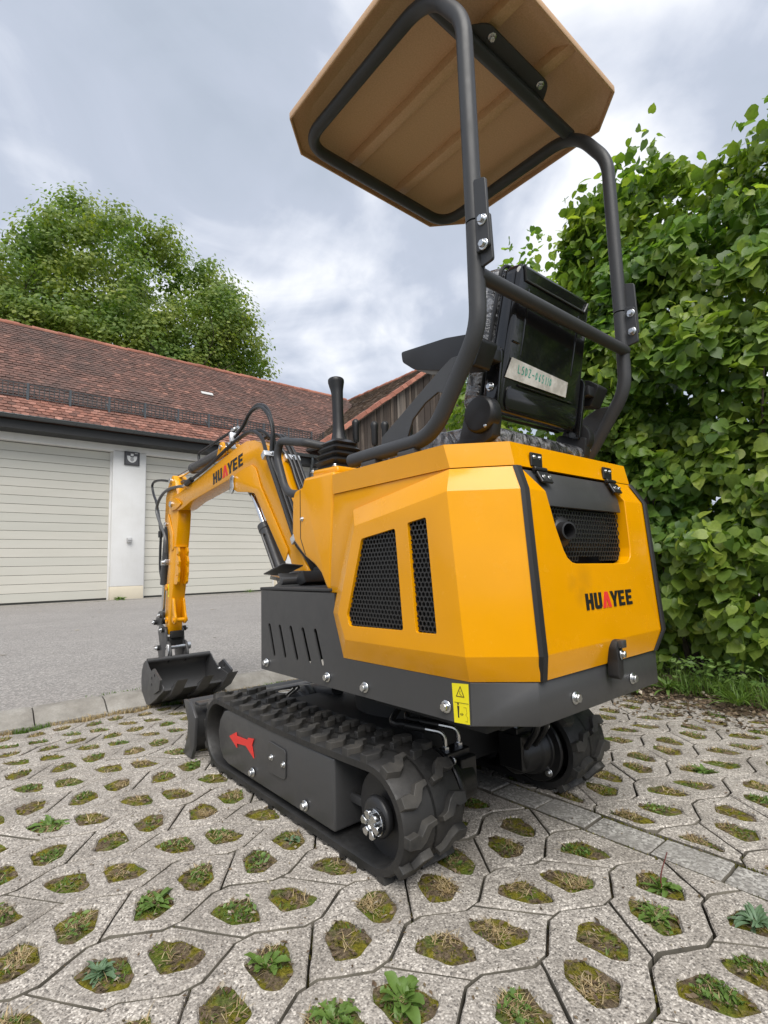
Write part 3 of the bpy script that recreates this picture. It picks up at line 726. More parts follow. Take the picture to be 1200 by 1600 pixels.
# wall fittings
pq = empty('wall_plaque', (2.865, YW, 4.12)); tag(pq, 'square dark plaque with white round emblem on the white pillar between the garage doors', 'plaque')
q = MB(); q.box((0, -.016, 0), (.41, .03, .40)); q.build('back_plate', simple('plaque_dark', (.10, .098, .105), .5), pq, bevel=.006)
q = MB(); 
for c, d in (((0, -.034, .19), (.41, .014, .022)), ((0, -.034, -.19), (.41, .014, .022)), ((-.195, -.034, 0), (.022, .014, .36)), ((.195, -.034, 0), (.022, .014, .36))): q.box(c, d)
q.build('frame', simple('plaque_frame', (.035, .033, .036), .5), pq)
q = MB(); arc = [(.135*cos(a), .045+.165*sin(a)) for a in [pi+pi*k/14 for k in range(15)]]
q.prism(arc+[(.135, .075), (.055, .075), (.045, .035), (-.045, .035), (-.055, .075), (-.135, .075)], 1, -.031, -.040); q.prism([(-.038, .075), (.038, .075), (.038, .145), (-.038, .145)], 1, -.031, -.040); q.prism([(.075, .155), (.16, .155), (.16, .168), (.075, .172)], 1, -.031, -.036)
em = q.build('emblem', WHITEP, pq, smooth=False); q = MB(); q.prism([(.05*cos(2*pi*k/16), -.03+.06*sin(2*pi*k/16)) for k in range(16)], 1, -.0405, -.043); q.build('emblem_centre', simple('emblem_grey', (.38, .38, .38), .5), em, smooth=False)
wb = empty('wall_outlet', (2.84, YW, 1.72)); tag(wb, 'small grey outlet box low on the white pillar between the garage doors', 'outlet box')
q = MB(); q.box((0, -.045, 0), (.13, .09, .14)); q.build('housing', simple('outlet_grey', (.40, .40, .40), .5), wb, bevel=.012); q = MB(); q.box((0, -.10, .03), (.10, .012, .08)); q.build('lid', simple('outlet_lid', (.52, .52, .52), .45), wb, bevel=.006)

# ================================================================== BARN
YB = 14.0; BRN = empty('timber_barn', (15.3, YB, 0)); tag(BRN, 'old barn with weathered vertical boards and a mossy tiled gable roof beside the white garage', 'barn')
def bb(mb, name, mat, parent=None, **k):
    mb.v = [(x-15.3, y-YB, z) for x, y, z in mb.v]; return mb.build(name, mat, parent or BRN, **k)
q = MB(); q.prism([(9.25, .02), (9.25, 4.95), (21.35, 4.95), (21.35, .02)], 1, YB+.15, YB+9); bb(q, 'wall', WALL)
q = MB(); q.prism([(9.25, 4.953), (9.25, 5.35), (15.3, 9.70), (21.35, 5.35), (21.35, 4.953)], 1, YB+.16, YB+9); GBL = bb(q, 'gable_core', DARKGAP)
x = 9.28
while x < 21.3:
    w_ = rnd.uniform(.13, .21); xm_ = x+w_/2; zt_ = (5.38+.718*(x-9.25)) if xm_ < 15.3 else (9.72-.718*(x+w_-15.3)); zt_ = min(zt_, (5.38+.718*(x+w_-9.25)) if xm_ > 15.3 else zt_)
    q = MB(); q.box((0, 0, (zt_-4.80)/2), (w_-.012, .025, zt_-4.80)); me = q.mesh('board', BOARD, bevel=.003, seg=1)
    link('board', me, GBL, Matrix.Translation((xm_-15.3, .13-rnd.uniform(0, .02), 4.80)) @ Matrix.Rotation(rnd.gauss(0, .004), 4, 'Y')); x += w_
ba = math.atan(.718); NBR = 55; NBC = 48
for s in (-1, 1):
    uu = Vector((-s*cos(ba), 0, sin(ba))); nn = Vector((s*sin(ba), 0, cos(ba))); e0 = Vector((15.3+s*6.65, YB, 9.82-.718*6.65))
    cross = Vector((0, -1, 0)) if s < 0 else Vector((0, 1, 0))
    q = MB(); L_ = 6.65/cos(ba); a_ = e0-nn*.02; b_ = e0+uu*L_-nn*.02
    q.add([a_+Vector((0, -.10, 0)), b_+Vector((0, -.10, 0)), b_+Vector((0, 9, 0)), a_+Vector((0, 9, 0))]+[p-nn*.10 for p in (a_+Vector((0, -.10, 0)), b_+Vector((0, -.10, 0)), b_+Vector((0, 9, 0)), a_+Vector((0, 9, 0)))], [(0, 1, 2, 3), (4, 5, 6, 7), (0, 1, 5, 4), (1, 2, 6, 5), (2, 3, 7, 6), (3, 0, 4, 7)])
    rfo = bb(q, 'roof', TILEB)
    if s < 0:
        B3 = Matrix((cross, uu, nn)).transposed(); tv, tf = [], []
        for r_ in range(NBR):
            for c_ in range(NBC):
                p = e0+uu*(r_*EXP)+Vector((0, .09+c_*TW+(TW/2 if r_ % 2 else 0), 0))
                if p.z > 9.83: continue
                R_ = B3 @ Euler((rnd.gauss(0, .02), rnd.gauss(0, .016), rnd.gauss(0, .012))).to_matrix(); p = p+nn*(.012*noise.noise(Vector((c_*.3, r_*.2, 9)))+rnd.uniform(0, .005))
                o = len(tv); tv += [tuple(R_ @ Vector(z_)+p-Vector((15.3, YB, 0))) for z_ in tm.v]; tf += [tuple(j+o for j in z_) for z_ in tm.f]
        raw('roof_tiles', tv, tf, TILEB, rfo)['kind'] = 'stuff'
    vt = MB(); vt.prism([(-.115, -.03), (-.10, .055), (.09, .055), (.115, .02), (.115, -.005), (.08, .03), (-.085, .03), (-.10, -.10), (-.125, -.10)], 1, 0, .345)
    vt.v = [(x_, y_, z_+.012*(1-y_/.345)) for x_, y_, z_ in vt.v]
    VT = vt.mesh('verge_tile', VERGE, bevel=.006, seg=1)
    xx_ = Vector((0, 1, 0)); B4 = Matrix((xx_, uu, nn)).transposed()
    for k in range(27):
        p = e0+uu*(k*.30)+Vector((0, -.03, 0))+nn*(.012+rnd.uniform(0, .012))
        if p.z > 9.9: break
        R_ = B4 @ Euler((rnd.gauss(0, .03), rnd.gauss(0, .03), rnd.gauss(0, .03))).to_matrix(); mw = R_.to_4x4(); mw.translation = p-Vector((15.3, YB, 0)); link('verge_tile', VT, rfo, mw)
rt = MB()
for k in range(24): 
    link('ridge_tile', RGM, BRN, Matrix.Translation((0, .0+k*.37, 9.83+rnd.uniform(-.015, .015))) @ Matrix.Rotation(pi/2, 4, 'Z'))
# snow guard on the barn eave in the valley
q = MB(); e0 = Vector((15.3-6.65, YB, 9.82-.718*6.65)); uu = Vector((cos(ba), 0, sin(ba))); c0_ = e0+uu*.45
for h in (.10, .17, .24, .30): q.box((c0_.x, YB+1.4, c0_.z+h), (.016, 2.7, .016))
for k in range(26): q.box((c0_.x, YB+.05+k*.105, c0_.z+.19), (.010, .012, .26))
for k in range(4): q.box((c0_.x-.01, YB+.1+k*.8, c0_.z+.17), (.012, .045, .32))
bb(q, 'snow_guard', GUARD, smooth=False)
q = MB(); q.tube([(8.60, YB-.1, 4.98), (8.60, YB+1.2, 4.98)], .06, 10); bb(q, 'gutter', GUTM)

# ================================================================== LEAVES AND TREES
def hazel_mesh(mat, seed):
    rg = random.Random(seed); fold = rg.uniform(.02, .16); droop = rg.uniform(.10, .36); tw = rg.uniform(-.12, .12)
    L_ = [(.0, .0), (-.26, -.07), (-.45, .16), (-.47, .42), (-.36, .72), (-.14, .90), (0, 1.06)]
    mid = [(0, .0), (0, .22), (0, .48), (0, .76), (0, 1.06)]
    P3 = lambda x, y: (x*(1+rg.uniform(-.06, .06)), y, fold*abs(x)*2-droop*y*y+tw*x*y+rg.uniform(-.015, .015))
    v = [P3(*p) for p in mid]+[P3(*p) for p in L_[1:6]]+[P3(-x, y) for x, y in L_[1:6]]
    f = [(0, 1, 6, 5), (1, 2, 7, 6), (2, 3, 8, 7), (3, 4, 9, 8), (1, 0, 10, 11), (2, 1, 11, 12), (3, 2, 12, 13), (4, 3, 13, 14)]
    me = bpy.data.meshes.new('leaf'); me.from_pydata([tuple(c*1.0 for c in q) for q in v], [], f); me.materials.append(mat); me.shade_smooth(); return me, v, f
HZ = [hazel_mesh(HAZELO, k) for k in range(9)]
def leaf_mat4(p, out, size, rg):
    """leaf blade hangs: tip along (down + out), face along (out + up)"""
    tip = (Vector((0, 0, -1))*rg.uniform(.2, 1.1)+out*rg.uniform(.1, .8)+Vector((rg.gauss(0, .6), rg.gauss(0, .6), rg.gauss(0, .4)))).normalized()
    fc = (out*rg.uniform(.4, 1.2)+Vector((0, 0, 1))*rg.uniform(.2, 1.0)+Vector((rg.gauss(0, .45), rg.gauss(0, .45), rg.gauss(0, .3))))
    x = tip.cross(fc)
    if x.length < .05: x = tip.orthogonal()
    x.normalize(); z = x.cross(tip).normalized()
    m = Matrix((x*size, tip*size, z*size)).transposed().to_4x4(); m.translation = p; return m
def shrub(name, label, base, pts, nsingle, size, group=None):
    root = empty(name, base); tag(root, label, 'shrub', group); rg = random.Random(5); b = Vector(base)
    items = []
    for p, out in pts:
        items.append((p, leaf_mat4(p, out, size*rg.uniform(.55, 1.30), rg), rg.randrange(9)))
    ids = sorted(range(len(items)), key=lambda i: ((items[i][0]-CAM).length if frus(items[i][0]) else 99)); sel = set(ids[:nsingle*3:3])
    v, f = [], []
    for i, (p, m, k) in enumerate(items):
        if i in sel: link('leaf', HZ[k][0], root, Matrix.Translation(-b) @ m)
        else:
            o = len(v); v += [tuple(m @ Vector(q)-b) for q in HZ[k][1]]; f += [tuple(j+o for j in q) for q in HZ[k][2]]
    raw('foliage', v, f, HAZEL, root, smooth=True)['kind'] = 'stuff'
    return root
# big hazel shrub on the right
rg = random.Random(21)
def hz_top(y):
    return 2.98+.20*noise.noise(Vector((y*1.6, 2, 7)))+.22*noise.noise(Vector((y*5.0, 4, 7)))+.42*sstep(-.8, 0, y)
def hz_front(y, z):
    return 1.88+.24*noise.noise(Vector((y*1.8, z*1.8, 3)))+.19*noise.noise(Vector((y*4.2, z*4.2, 6)))+.30*max(0, z-2.0)**2*.8+.12*(1-sstep(.0, .7, z))
YH0, YH1 = -2.6, .53
pts = []
for _ in range(62000):
    y = rg.uniform(YH0, YH1+.1); z = rg.uniform(.10, 3.75)
    zt_ = hz_top(y)
    if z > zt_: continue
    d = abs(rg.gauss(0, .26)); x = hz_front(y, z)+d
    ye = YH1+.10*noise.noise(Vector((z*2.3, 5, 1)))-.06*max(0, z-2.5)
    if y > ye: continue
    if noise.noise(Vector((x*3.6, y*3.6, z*3.6)))+.4*noise.noise(Vector((x*9, y*9, z*9))) < -.17: continue
    if z > zt_-.45 and noise.noise(Vector((x*7, y*7, z*3.5))) < -.05: continue
    pts.append((Vector((x, y, z)), Vector((-1, .25*sstep(.1, .5, y), .15)).normalized()))
for _ in range(8000):                                  # left end and top, deeper
    z = rg.uniform(.3, 3.3); x = rg.uniform(2.0, 3.4); y = YH1+.10*noise.noise(Vector((z*2.3, 5, 1)))-.06*max(0, z-2.5)-abs(rg.gauss(0, .2))
    if z < hz_top(y): pts.append((Vector((x, y, z)), Vector((-.3, 1, .2)).normalized()))
for _ in range(4200):
    y = rg.uniform(YH0, YH1-.1); x = rg.uniform(2.1, 3.4); z = hz_top(y)-.05-abs(rg.gauss(0, .2))-.2*max(0, x-2.6)
    pts.append((Vector((x, y, z)), Vector((-.3, 0, 1)).normalized()))
for _ in range(6500):
    y = rg.uniform(-3.2, YH1); z = rg.uniform(.1, 3.1); x = hz_front(y, z)+.45+abs(rg.gauss(0, .3))
    if z < hz_top(y)-.25: pts.append((Vector((x, y, z)), Vector((-1, 0, .2)).normalized()))
for k in range(46):                                    # upright shoots on top
    y = rg.uniform(YH0, YH1-.12); x = rg.uniform(2.0, 2.8); zb_ = hz_top(y)-.15; h = rg.uniform(.12, .42)
    for j in range(int(h/.028)):
        a = rg.uniform(0, 6.3); o_ = Vector((cos(a), sin(a), .3)); pts.append((Vector((x, y, zb_+j*.028))+o_*rg.uniform(.01, .07), o_.normalized()))
BIG = shrub('hazel_shrub', 'tall dense hazel shrub with large round leaves filling the right side beside the paving', (2.3, -1.0, 0), pts, 300, .061)
def stems(root, base, n_, rad, h, seed, spread):
    rs = random.Random(seed)
    for k in range(n_):
        a = rs.uniform(0, 6.3); p0 = Vector((rs.uniform(*rad[0]), rs.uniform(*rad[1]), 0))-Vector(base); dirv = Vector((cos(a)*spread, sin(a)*spread, 1)).normalized(); hh = h*rs.uniform(.6, 1)
        s_ = MB(); pth_ = [p0+dirv*hh*u+Vector((noise.noise(Vector((k, u*2, 1)))*.12, noise.noise(Vector((k, u*2, 5)))*.12, 0)) for u in (0, .25, .5, .75, 1)]
        s_.tube(spline(pth_, 4), [max(.004, .020*(1-i/17)) for i in range(17)], 7); s_.build('stem', BARK, root)
stems(BIG, (2.3, -1.0, 0), 22, ((2.15, 2.9), (-2.3, .3)), 2.7, 3, .16)
# second shrub further back
pts = []
c_ = Vector((2.75, 1.28, 1.45)); R3_ = Vector((.80, .82, 1.95))
for _ in range(13000):
    d = Vector((rg.gauss(0, 1), rg.gauss(0, 1), rg.gauss(0, 1))).normalized(); u = 1-abs(rg.gauss(0, .16)); u += .16*noise.noise(d*2.6+Vector((3, 3, 3)))+.08*noise.noise(d*6)
    p = c_+Vector((d.x*R3_.x, d.y*R3_.y, d.z*R3_.z))*u
    if p.z < .08: continue
    if p.z > 2.6 and noise.noise(p*5) < .0: continue
    if noise.noise(p*4.3) < -.26: continue
    pts.append((p, Vector((d.x, d.y, d.z*.5+.1)).normalized()))
for k in range(12):
    a = rg.uniform(0, 6.3); x, y = c_.x+.3*cos(a), c_.y-.1+.35*sin(a); h = rg.uniform(.2, .5); z0_ = 3.1+rg.uniform(-.1, .1)
    for j in range(int(h/.03)):
        a = rg.uniform(0, 6.3); o_ = Vector((cos(a), sin(a), .3)); pts.append((Vector((x, y, z0_+j*.03))+o_*rg.uniform(.01, .06), o_.normalized()))
SM2 = shrub('hazel_shrub', 'smaller hazel shrub seen behind the black excavator seat, further from the viewer', (2.75, 1.28, 0), pts, 120, .058)
stems(SM2, (2.75, 1.28, 0), 9, ((2.5, 3.0), (1.0, 1.6)), 2.9, 8, .12)
pts = []
for _ in range(2200):
    y = rg.uniform(1.5, 2.35); z = rg.uniform(.1, 1.95+.25*noise.noise(Vector((y*1.5, 1, 1)))); x = 2.75+.2*noise.noise(Vector((y*1.5, z*1.5, 2)))+abs(rg.gauss(0, .25))+.10*max(0, z-1.6)
    pts.append((Vector((x, y, z)), Vector((-1, -.2, .2)).normalized()))
SM3 = shrub('hazel_shrub', 'low hazel shrub showing under the excavator seat in front of the barn', (3.0, 1.95, 0), pts, 40, .095)

# big maple behind the garage
TR = empty('maple_tree', (4.6, 27.0, 0)); tag(TR, 'large round crowned green tree rising behind the garage roof', 'tree')
trg = random.Random(4); TB = Vector((4.6, 27.0, 0)); tips = []
CC = Vector((5.0, 27.0, 12.5)); CR = Vector((7.6, 6.0, 6.1))
def crown_r(d): return 1+.13*noise.noise(d*2.2+Vector((1, 4, 2)))+.09*noise.noise(d*5.5)
tb = MB(); tb.tube(spline([Vector((0, 0, 0)), Vector((.05, 0, 3)), Vector((-.1, .1, 6)), Vector((0, 0, 8))], 5), [.48-.20*i/15 for i in range(16)], 14); tb.build('trunk', BARK, TR)
limb = MB()
def grow(p, d, L_, r, lv):
    n_ = 5; path = [p]; q = p
    for i in range(n_):
        d = (d+Vector((trg.gauss(0, .14), trg.gauss(0, .14), trg.gauss(.03, .10)))).normalized(); q = q+d*L_/n_; path.append(q)
    limb.tube(path, [r*(1-.6*i/n_) for i in range(n_+1)], 6 if lv > 1 else 8, caps=False)
    if lv >= 4: tips.append(path[-1]); tips.append(path[3]); return
    for k in range(3 if lv < 3 else 3):
        at = path[trg.randrange(2, n_+1)] if k else path[-1]
        ax_ = Vector((trg.gauss(0, 1), trg.gauss(0, 1), trg.gauss(0, .6))).normalized(); grow(at, (d+ax_*.75).normalized(), L_*trg.uniform(.58, .8), r*.5, lv+1)
for k in range(9):
    a = k*2*pi/9+trg.uniform(-.3, .3); e = trg.uniform(.25, 1.1); grow(Vector((0, 0, trg.uniform(5.5, 8.0))), Vector((cos(a)*cos(e), sin(a)*cos(e), sin(e))), trg.uniform(3.4, 4.6), .17, 1)
limb.build('limbs', BARK, TR)
lv_, lf_ = [], []
clus = []
for tp in tips:
    w = tp+TB-CC; dd = Vector((w.x/CR.x, w.y/CR.y, w.z/CR.z)); 
    if dd.length > 1.02: continue
    clus.append((tp+TB, .75))
for _ in range(820):
    d = Vector((trg.gauss(0, 1), trg.gauss(0, 1)-.35, trg.gauss(0, 1))).normalized()
    if d.z < -.55: continue
    u = crown_r(d)*trg.uniform(.78, 1.0); p = CC+Vector((d.x*CR.x, d.y*CR.y, d.z*CR.z))*u; p.z -= max(0, 2.6-p.x)*.75*max(0, d.z+.2); clus.append((p, trg.uniform(.5, .95)))
for _ in range(190):
    d = Vector((trg.gauss(0, 1), trg.gauss(0, 1), trg.gauss(0, 1))).normalized(); p = CC+Vector((d.x*CR.x, d.y*CR.y, d.z*CR.z))*trg.uniform(.25, .8)
    if p.z > 7.5: clus.append((p, trg.uniform(.5, .9)))
for c, R_ in clus:
    if noise.noise(c*.42+Vector((7, 1, 3))) < -.30: continue
    for _ in range(int(165*R_)):
        d = Vector((trg.gauss(0, 1), trg.gauss(0, 1), trg.gauss(0, .55))); p = c+d*R_*.52
        s_ = trg.uniform(.09, .18); tip = (Vector((d.x*.5, d.y*.5, -.7))+Vector((trg.gauss(0, .5), trg.gauss(0, .5), trg.gauss(0, .3)))).normalized()
        fc = Vector((d.x*.7+trg.gauss(0, .35), d.y*.7-.45+trg.gauss(0, .35), .35+trg.random()*.6)); x = tip.cross(fc)
        if x.length < .05: continue
        x.normalize(); z = x.cross(tip); o = len(lv_); p = p-TB
        lv_ += [tuple(p), tuple(p+tip*s_*.45-x*s_*.62-z*s_*.08), tuple(p+tip*s_*.5), tuple(p+tip*s_*.45+x*s_*.62-z*s_*.08), tuple(p+tip*s_*1.15-z*s_*.2)]
        lf_ += [(o, o+1, o+2), (o, o+2, o+3), (o+1, o+4, o+2), (o+2, o+4, o+3)]
raw('crown', lv_, lf_, MAPLE, TR)['kind'] = 'stuff'
# ================================================================== MINI EXCAVATOR
EX = empty('mini_excavator', (0, 0, 0))
tag(EX, 'yellow and dark grey mini excavator with tan canopy roof standing on the grass paving', 'excavator')
# shared bolt mesh: axis +Z, flange at 0
bm_ = MB(); bm_.lathe([(.0125, 0), (.0125, .0022), (.0105, .003)], (0, 0, 0), (0, 0, 1), 16)
hexp = [(.0085*cos(pi/3*k), .0085*sin(pi/3*k)) for k in range(6)]
bm_.prism(hexp, 2, .003, .0105)
BOLT = bm_.mesh('bolt', STEEL, bevel=.0009, seg=1)
def bolt(parent, p, axis, s=1.0, spin=0.3):
    q = Vector((0, 0, 1)).rotation_difference(Vector(axis))
    return link('bolt', BOLT, parent, Matrix.Translation(p) @ q.to_matrix().to_4x4() @ Matrix.Rotation(spin+rnd.random(), 4, 'Z') @ Matrix.Scale(s, 4))

# ---------------------------------------------------------------- tracks
TR_Y0, TR_Y1, TR_R, TR_Z = -.289, .588, .1225, .1275          # sprocket y, idler y, outer radius, centre z
def track_pt(s_):
    """arc length -> (y, z, angle of outward normal in the yz plane)"""
    L = TR_Y1-TR_Y0; A = pi*TR_R; tot = 2*L+2*A; s_ %= tot
    if s_ < L: return TR_Y0+s_, TR_Z+TR_R, pi/2
    s_ -= L
    if s_ < A: a = pi/2-s_/TR_R; return TR_Y1+TR_R*cos(a), TR_Z+TR_R*sin(a), a
    s_ -= A
    if s_ < L: return TR_Y1-s_, TR_Z-TR_R, -pi/2
    s_ -= L
    a = -pi/2-s_/TR_R; return TR_Y0+TR_R*cos(a), TR_Z+TR_R*sin(a), a
TOT = 2*(TR_Y1-TR_Y0)+2*pi*TR_R
NL = 34
lp = [(-.016, 0), (.010, 0), (.013, .026), (.005, .036), (.027, .052), (.030, .083), (.017, .085), (.012, .068), (-.012, .052), (-.024, .034)]
lug = MB(); n_ = len(lp)
lug.add([(v, u, -.006) for u, v in lp]+[(v*.985+.001, u*.90, .0145) for u, v in lp], [tuple(range(n_)), tuple(range(n_, 2*n_))]+[(i, (i+1) % n_, n_+(i+1) % n_, n_+i) for i in range(n_)])
LUG = lug.mesh('tread_lug', LUGM, bevel=.0012, seg=1, angle=30)
lug2 = MB(); lug2.add([(-v, u, z) for v, u, z in lug.v], lug.f); LUGR = lug2.mesh('tread_lug', LUGM, bevel=.0022, seg=1, angle=50)
gt = MB(); gt.add([(-.020, -.017, 0), (.020, -.017, 0), (.020, .017, 0), (-.020, .017, 0), (-.010, -.008, .032), (.010, -.008, .032), (.010, .008, .032), (-.010, .008, .032)], [(0, 3, 2, 1), (4, 5, 6, 7), (0, 1, 5, 4), (1, 2, 6, 5), (2, 3, 7, 6), (3, 0, 4, 7)])
GT = gt.mesh('drive_tooth', RUBBER, bevel=.003, seg=1)
for side in (-1, 1):
    xo, xi = .433*side, .245*side; xm = (xo+xi)/2
    belt = MB(); N = 120; ring = []
    for k in range(N):
        y, z, a = track_pt(TOT*k/N)
        sec = []
        for x, d in ((xo, -.004), (xo, -.020), (xo-side*.008, -.024), (xi+side*.008, -.024), (xi, -.020), (xi, -.004), (xi+side*.006, 0), (xm+side*.004, 0), (xm+side*.003, -.005), (xm-side*.003, -.005), (xm-side*.004, 0), (xo-side*.006, 0)):
            sag = .010*sin(pi*min(1, max(0, (y-TR_Y0)/(TR_Y1-TR_Y0)))) if a == pi/2 else 0
            sec.append((x, y+d*cos(a), z+d*sin(a)-sag))
        ring.append(sec)
    M = len(ring[0])
    belt.add([p for r_ in ring for p in r_], [(k*M+j, k*M+(j+1) % M, ((k+1) % N)*M+(j+1) % M, ((k+1) % N)*M+j) for k in range(N) for j in range(M)])
    tk = belt.build('rubber_track', RUBBER, EX, angle=40)
    for k in range(NL):
        for row in (0, 1):
            y, z, a = track_pt(TOT*(k+.5*row+.3)/NL)
            sag = .010*sin(pi*min(1, max(0, (y-TR_Y0)/(TR_Y1-TR_Y0)))) if a == pi/2 else 0
            nrm = Vector((0, cos(a), sin(a))); tan_ = Vector((0, sin(a), -cos(a)))
            outer = row == 0
            # local x runs from the edge to the middle, y along the belt, z outward
            if outer: xa = Vector((1, 0, 0)) if side < 0 else Vector((-1, 0, 0)); org = xo
            else: xa = Vector((-1, 0, 0)) if side < 0 else Vector((1, 0, 0)); org = xi
            yv = nrm.cross(xa)
            mesh_ = LUG
            if yv.dot(tan_) < 0: mesh_ = LUG
            mw = Matrix((xa, yv, nrm)).transposed().to_4x4(); mw.translation = Vector((org, y, z-sag))
            link('tread_lug', mesh_ if outer == (side < 0) else LUG, tk, mw)
    for k in range(NL):
        y, z, a = track_pt(TOT*(k+.1)/NL); nrm = Vector((0, -cos(a), -sin(a)))
        if a == pi/2: continue
        xa = Vector((1, 0, 0)); mw = Matrix((xa, nrm.cross(xa), nrm)).transposed().to_4x4(); mw.translation = Vector((xm, y+nrm.y*.023, z+nrm.z*.023))
        link('drive_tooth', GT, tk, mw)
    # sprocket
    sp = MB()
    sp.lathe([(.030, -.10), (.030, -.006), (.044, 0), (.047, .008), (.047, .016), (.040, .022), (.03, .024)], (xm+side*.058, TR_Y0, TR_Z-.004), (side, 0, 0), 28)
    tp = []
    for k in range(11):
        for da, r in ((-.16, .074), (-.07, .092), (.07, .092), (.16, .074)):
            a = 2*pi*k/11+da; tp.append((TR_Y0+r*cos(a), TR_Z-.004+r*sin(a)))
    sp.prism(tp, 0, xm-.014, xm+.014)
    sp.lathe([(.098, -.005), (.098, .005)], (xm+side*.04, TR_Y0, TR_Z-.004), (side, 0, 0), 30)
    spo = sp.build('drive_sprocket', BLACKIN if side > 0 else simple('sprocket_black', (.022, .022, .023), .42), EX, bevel=.002, seg=1)
    if side < 0:
        nt = MB(); cx, cy, cz = xm-.082, TR_Y0-.015, TR_Z-.006
        nt.lathe([(.0295, 0), (.0295, .010)], (cx, cy, cz), (-1, 0, 0), 20)
        for k in range(6):
            a = pi/3*k+.2
            q = [(cy+r*cos(a+d), cz+r*sin(a+d)) for r, d in ((.0135, -.42), (.0295, -.34), (.032, 0), (.0295, .34), (.0135, .42))]
            nt.prism(q, 0, cx-.010, cx-.026)
        nt.lathe([(.013, .0), (.013, .019), (.010, .021)], (cx, cy, cz), (-1, 0, 0), 16)
        nt.build('castle_nut', CHROME if False else STEEL, spo, bevel=.0012, seg=1)
    idl = MB(); idl.lathe([(.03, -.05), (.092, -.045), (.092, -.015), (.06, -.012), (.06, .012), (.092, .015), (.092, .045), (.03, .05)], (xm, TR_Y1, TR_Z), (1, 0, 0), 30)
    idl.build('front_idler', BLACKIN, EX)
    for yy in (.36, .13, -.07):
        rl = MB(); rl.lathe([(.015, -.075), (.036, -.07), (.036, -.02), (.022, -.018), (.022, .018), (.036, .02), (.036, .07), (.015, .075)], (xm, yy, .071), (1, 0, 0), 20)
        rl.build('track_roller', simple('roller_steel', (.03, .03, .03), .4), EX)
    # track frame
    fp = [(-.143, .043), (-.143, .222), (.500, .226), (.540, .215), (.575, .180), (.590, .135), (.575, .085), (.545, .052), (.50, .043)]
    fr = MB(); fr.prism(fp, 0, xo-side*.002, xo-side*.135)
    fo = fr.build('track_frame', GREYP, EX, bevel=.007, seg=3)
    ft = MB(); ft.box((xm+side*.01, -.17, .20), (.05, .06, .014)); ft.build('sprocket_guard', GREYP, EX, bevel=.003); ft = MB(); ft.box((xm+side*.035, -.205, .115), (.012, .13, .022)); ft.build('sprocket_scraper', GREYP, EX, bevel=.003)
    for y, z in ((.308, .070), (-.007, .068)): bolt(fo, (xo+side*.0005, y, z), (side, 0, 0), 1.15)
    if side < 0:
        ap = MB(); ap.prism(round_poly([(.200, .192), (.094, .187), (.097, .104), (.200, .100)], .012), 0, xo-.0005, xo-.003)
        apo = ap.build('access_plate', GREYP, fo, bevel=.0015, seg=1)
        for y, z in ((.177, .148), (.104, .146)): bolt(apo, (xo-.003, y, z), (-1, 0, 0), .72)
        ar = MB(); ar.prism([(.485, .142), (.431, .166), (.427, .155), (.345, .160), (.340, .168), (.299, .173), (.313, .150), (.300, .114), (.358, .139), (.425, .131), (.425, .117)], 0, xo+.0008, xo-.0012)
        ar.build('direction_arrow', RED, fo, smooth=False)

# ---------------------------------------------------------------- lower carriage
ch = MB(); ch.box((0, .12, .205), (.50, .52, .10)); ch.box((0, -.10, .18), (.34, .20, .13)); ch.build('carriage_frame', BLACKIN, EX, bevel=.006)
sw = MB(); sw.lathe([(.19, 0), (.19, .05), (.175, .055), (.175, .085), (.16, .10), (.16, .125)], (0, .02, .25), (0, 0, 1), 40); sw.build('slew_ring', BLACKIN, EX)
for y0, xs in ((.30, -1), (.30, 1), (-.02, -1), (-.02, 1)):
    lg = MB(); lg.prism([(xs*.10, .17), (xs*.10, .255), (xs*.29, .20), (xs*.29, .07), (xs*.24, .09)], 1, y0-.05, y0+.05); lg.build('carriage_leg', GREYP, EX, bevel=.004)
for xs in (-1, 1):
    a = MB(); a.tube(fillet([(xs*.16, .30, .20), (xs*.17, .46, .235), (xs*.19, .83, .10)], .05), .024, 4); a.build('blade_arm', GREYP, EX, bevel=.004)
bp = MB(); bp.prism([(.50, .255), (.44, .275), (.40, .25), (.43, .19), (.52, .19)], 0, -.165, -.135); bp.prism([(.50, .255), (.44, .275), (.40, .25), (.43, .19), (.52, .19)], 0, -.05, -.08); bp.build('cylinder_bracket', GREYP, EX, bevel=.003)
bc = MB(); bc.tube([(-.107, .30, .275), (-.107, .55, .225)], .027, 18); bc.build('blade_cylinder', GREYP, EX)
bc = MB(); bc.tube([(-.107, .55, .225), (-.107, .82, .17)], .013, 14); bc.build('cylinder_rod', CHROME, EX)
for dx in (-.205, -.185):
    h = MB(); h.tube([(dx, .44, .27), (dx, .50, .235), (dx, .545, .195)], .006, 8); h.build('brake_pipe', STEEL, EX)
bl = MB(); prof = []
for k in range(9):
    u = k/8; z = .205*(1-u)+.004*u; y = .800+.055*(2*u-1)**2
    prof.append((y, z))
blp = prof+[(y-.014, z) for y, z in prof[::-1]]
bl.prism(blp, 0, -.450, .450); blo = bl.build('dozer_blade', GREYP, EX, angle=50)
for xs in (-1, 1):
    e = MB(); e.prism([(.857, .207), (.800, .207), (.770, .195), (.730, .16), (.742, .05), (.768, .004), (.857, .004), (.815, .07), (.806, .13)], 0, xs*.450, xs*.462)
    e.build('blade_end_plate', GREYP, blo, bevel=.002)
st = MB(); st.box((0, .770, .200), (.88, .05, .012)); st.build('blade_stiffener', GREYP, blo, bevel=.003)
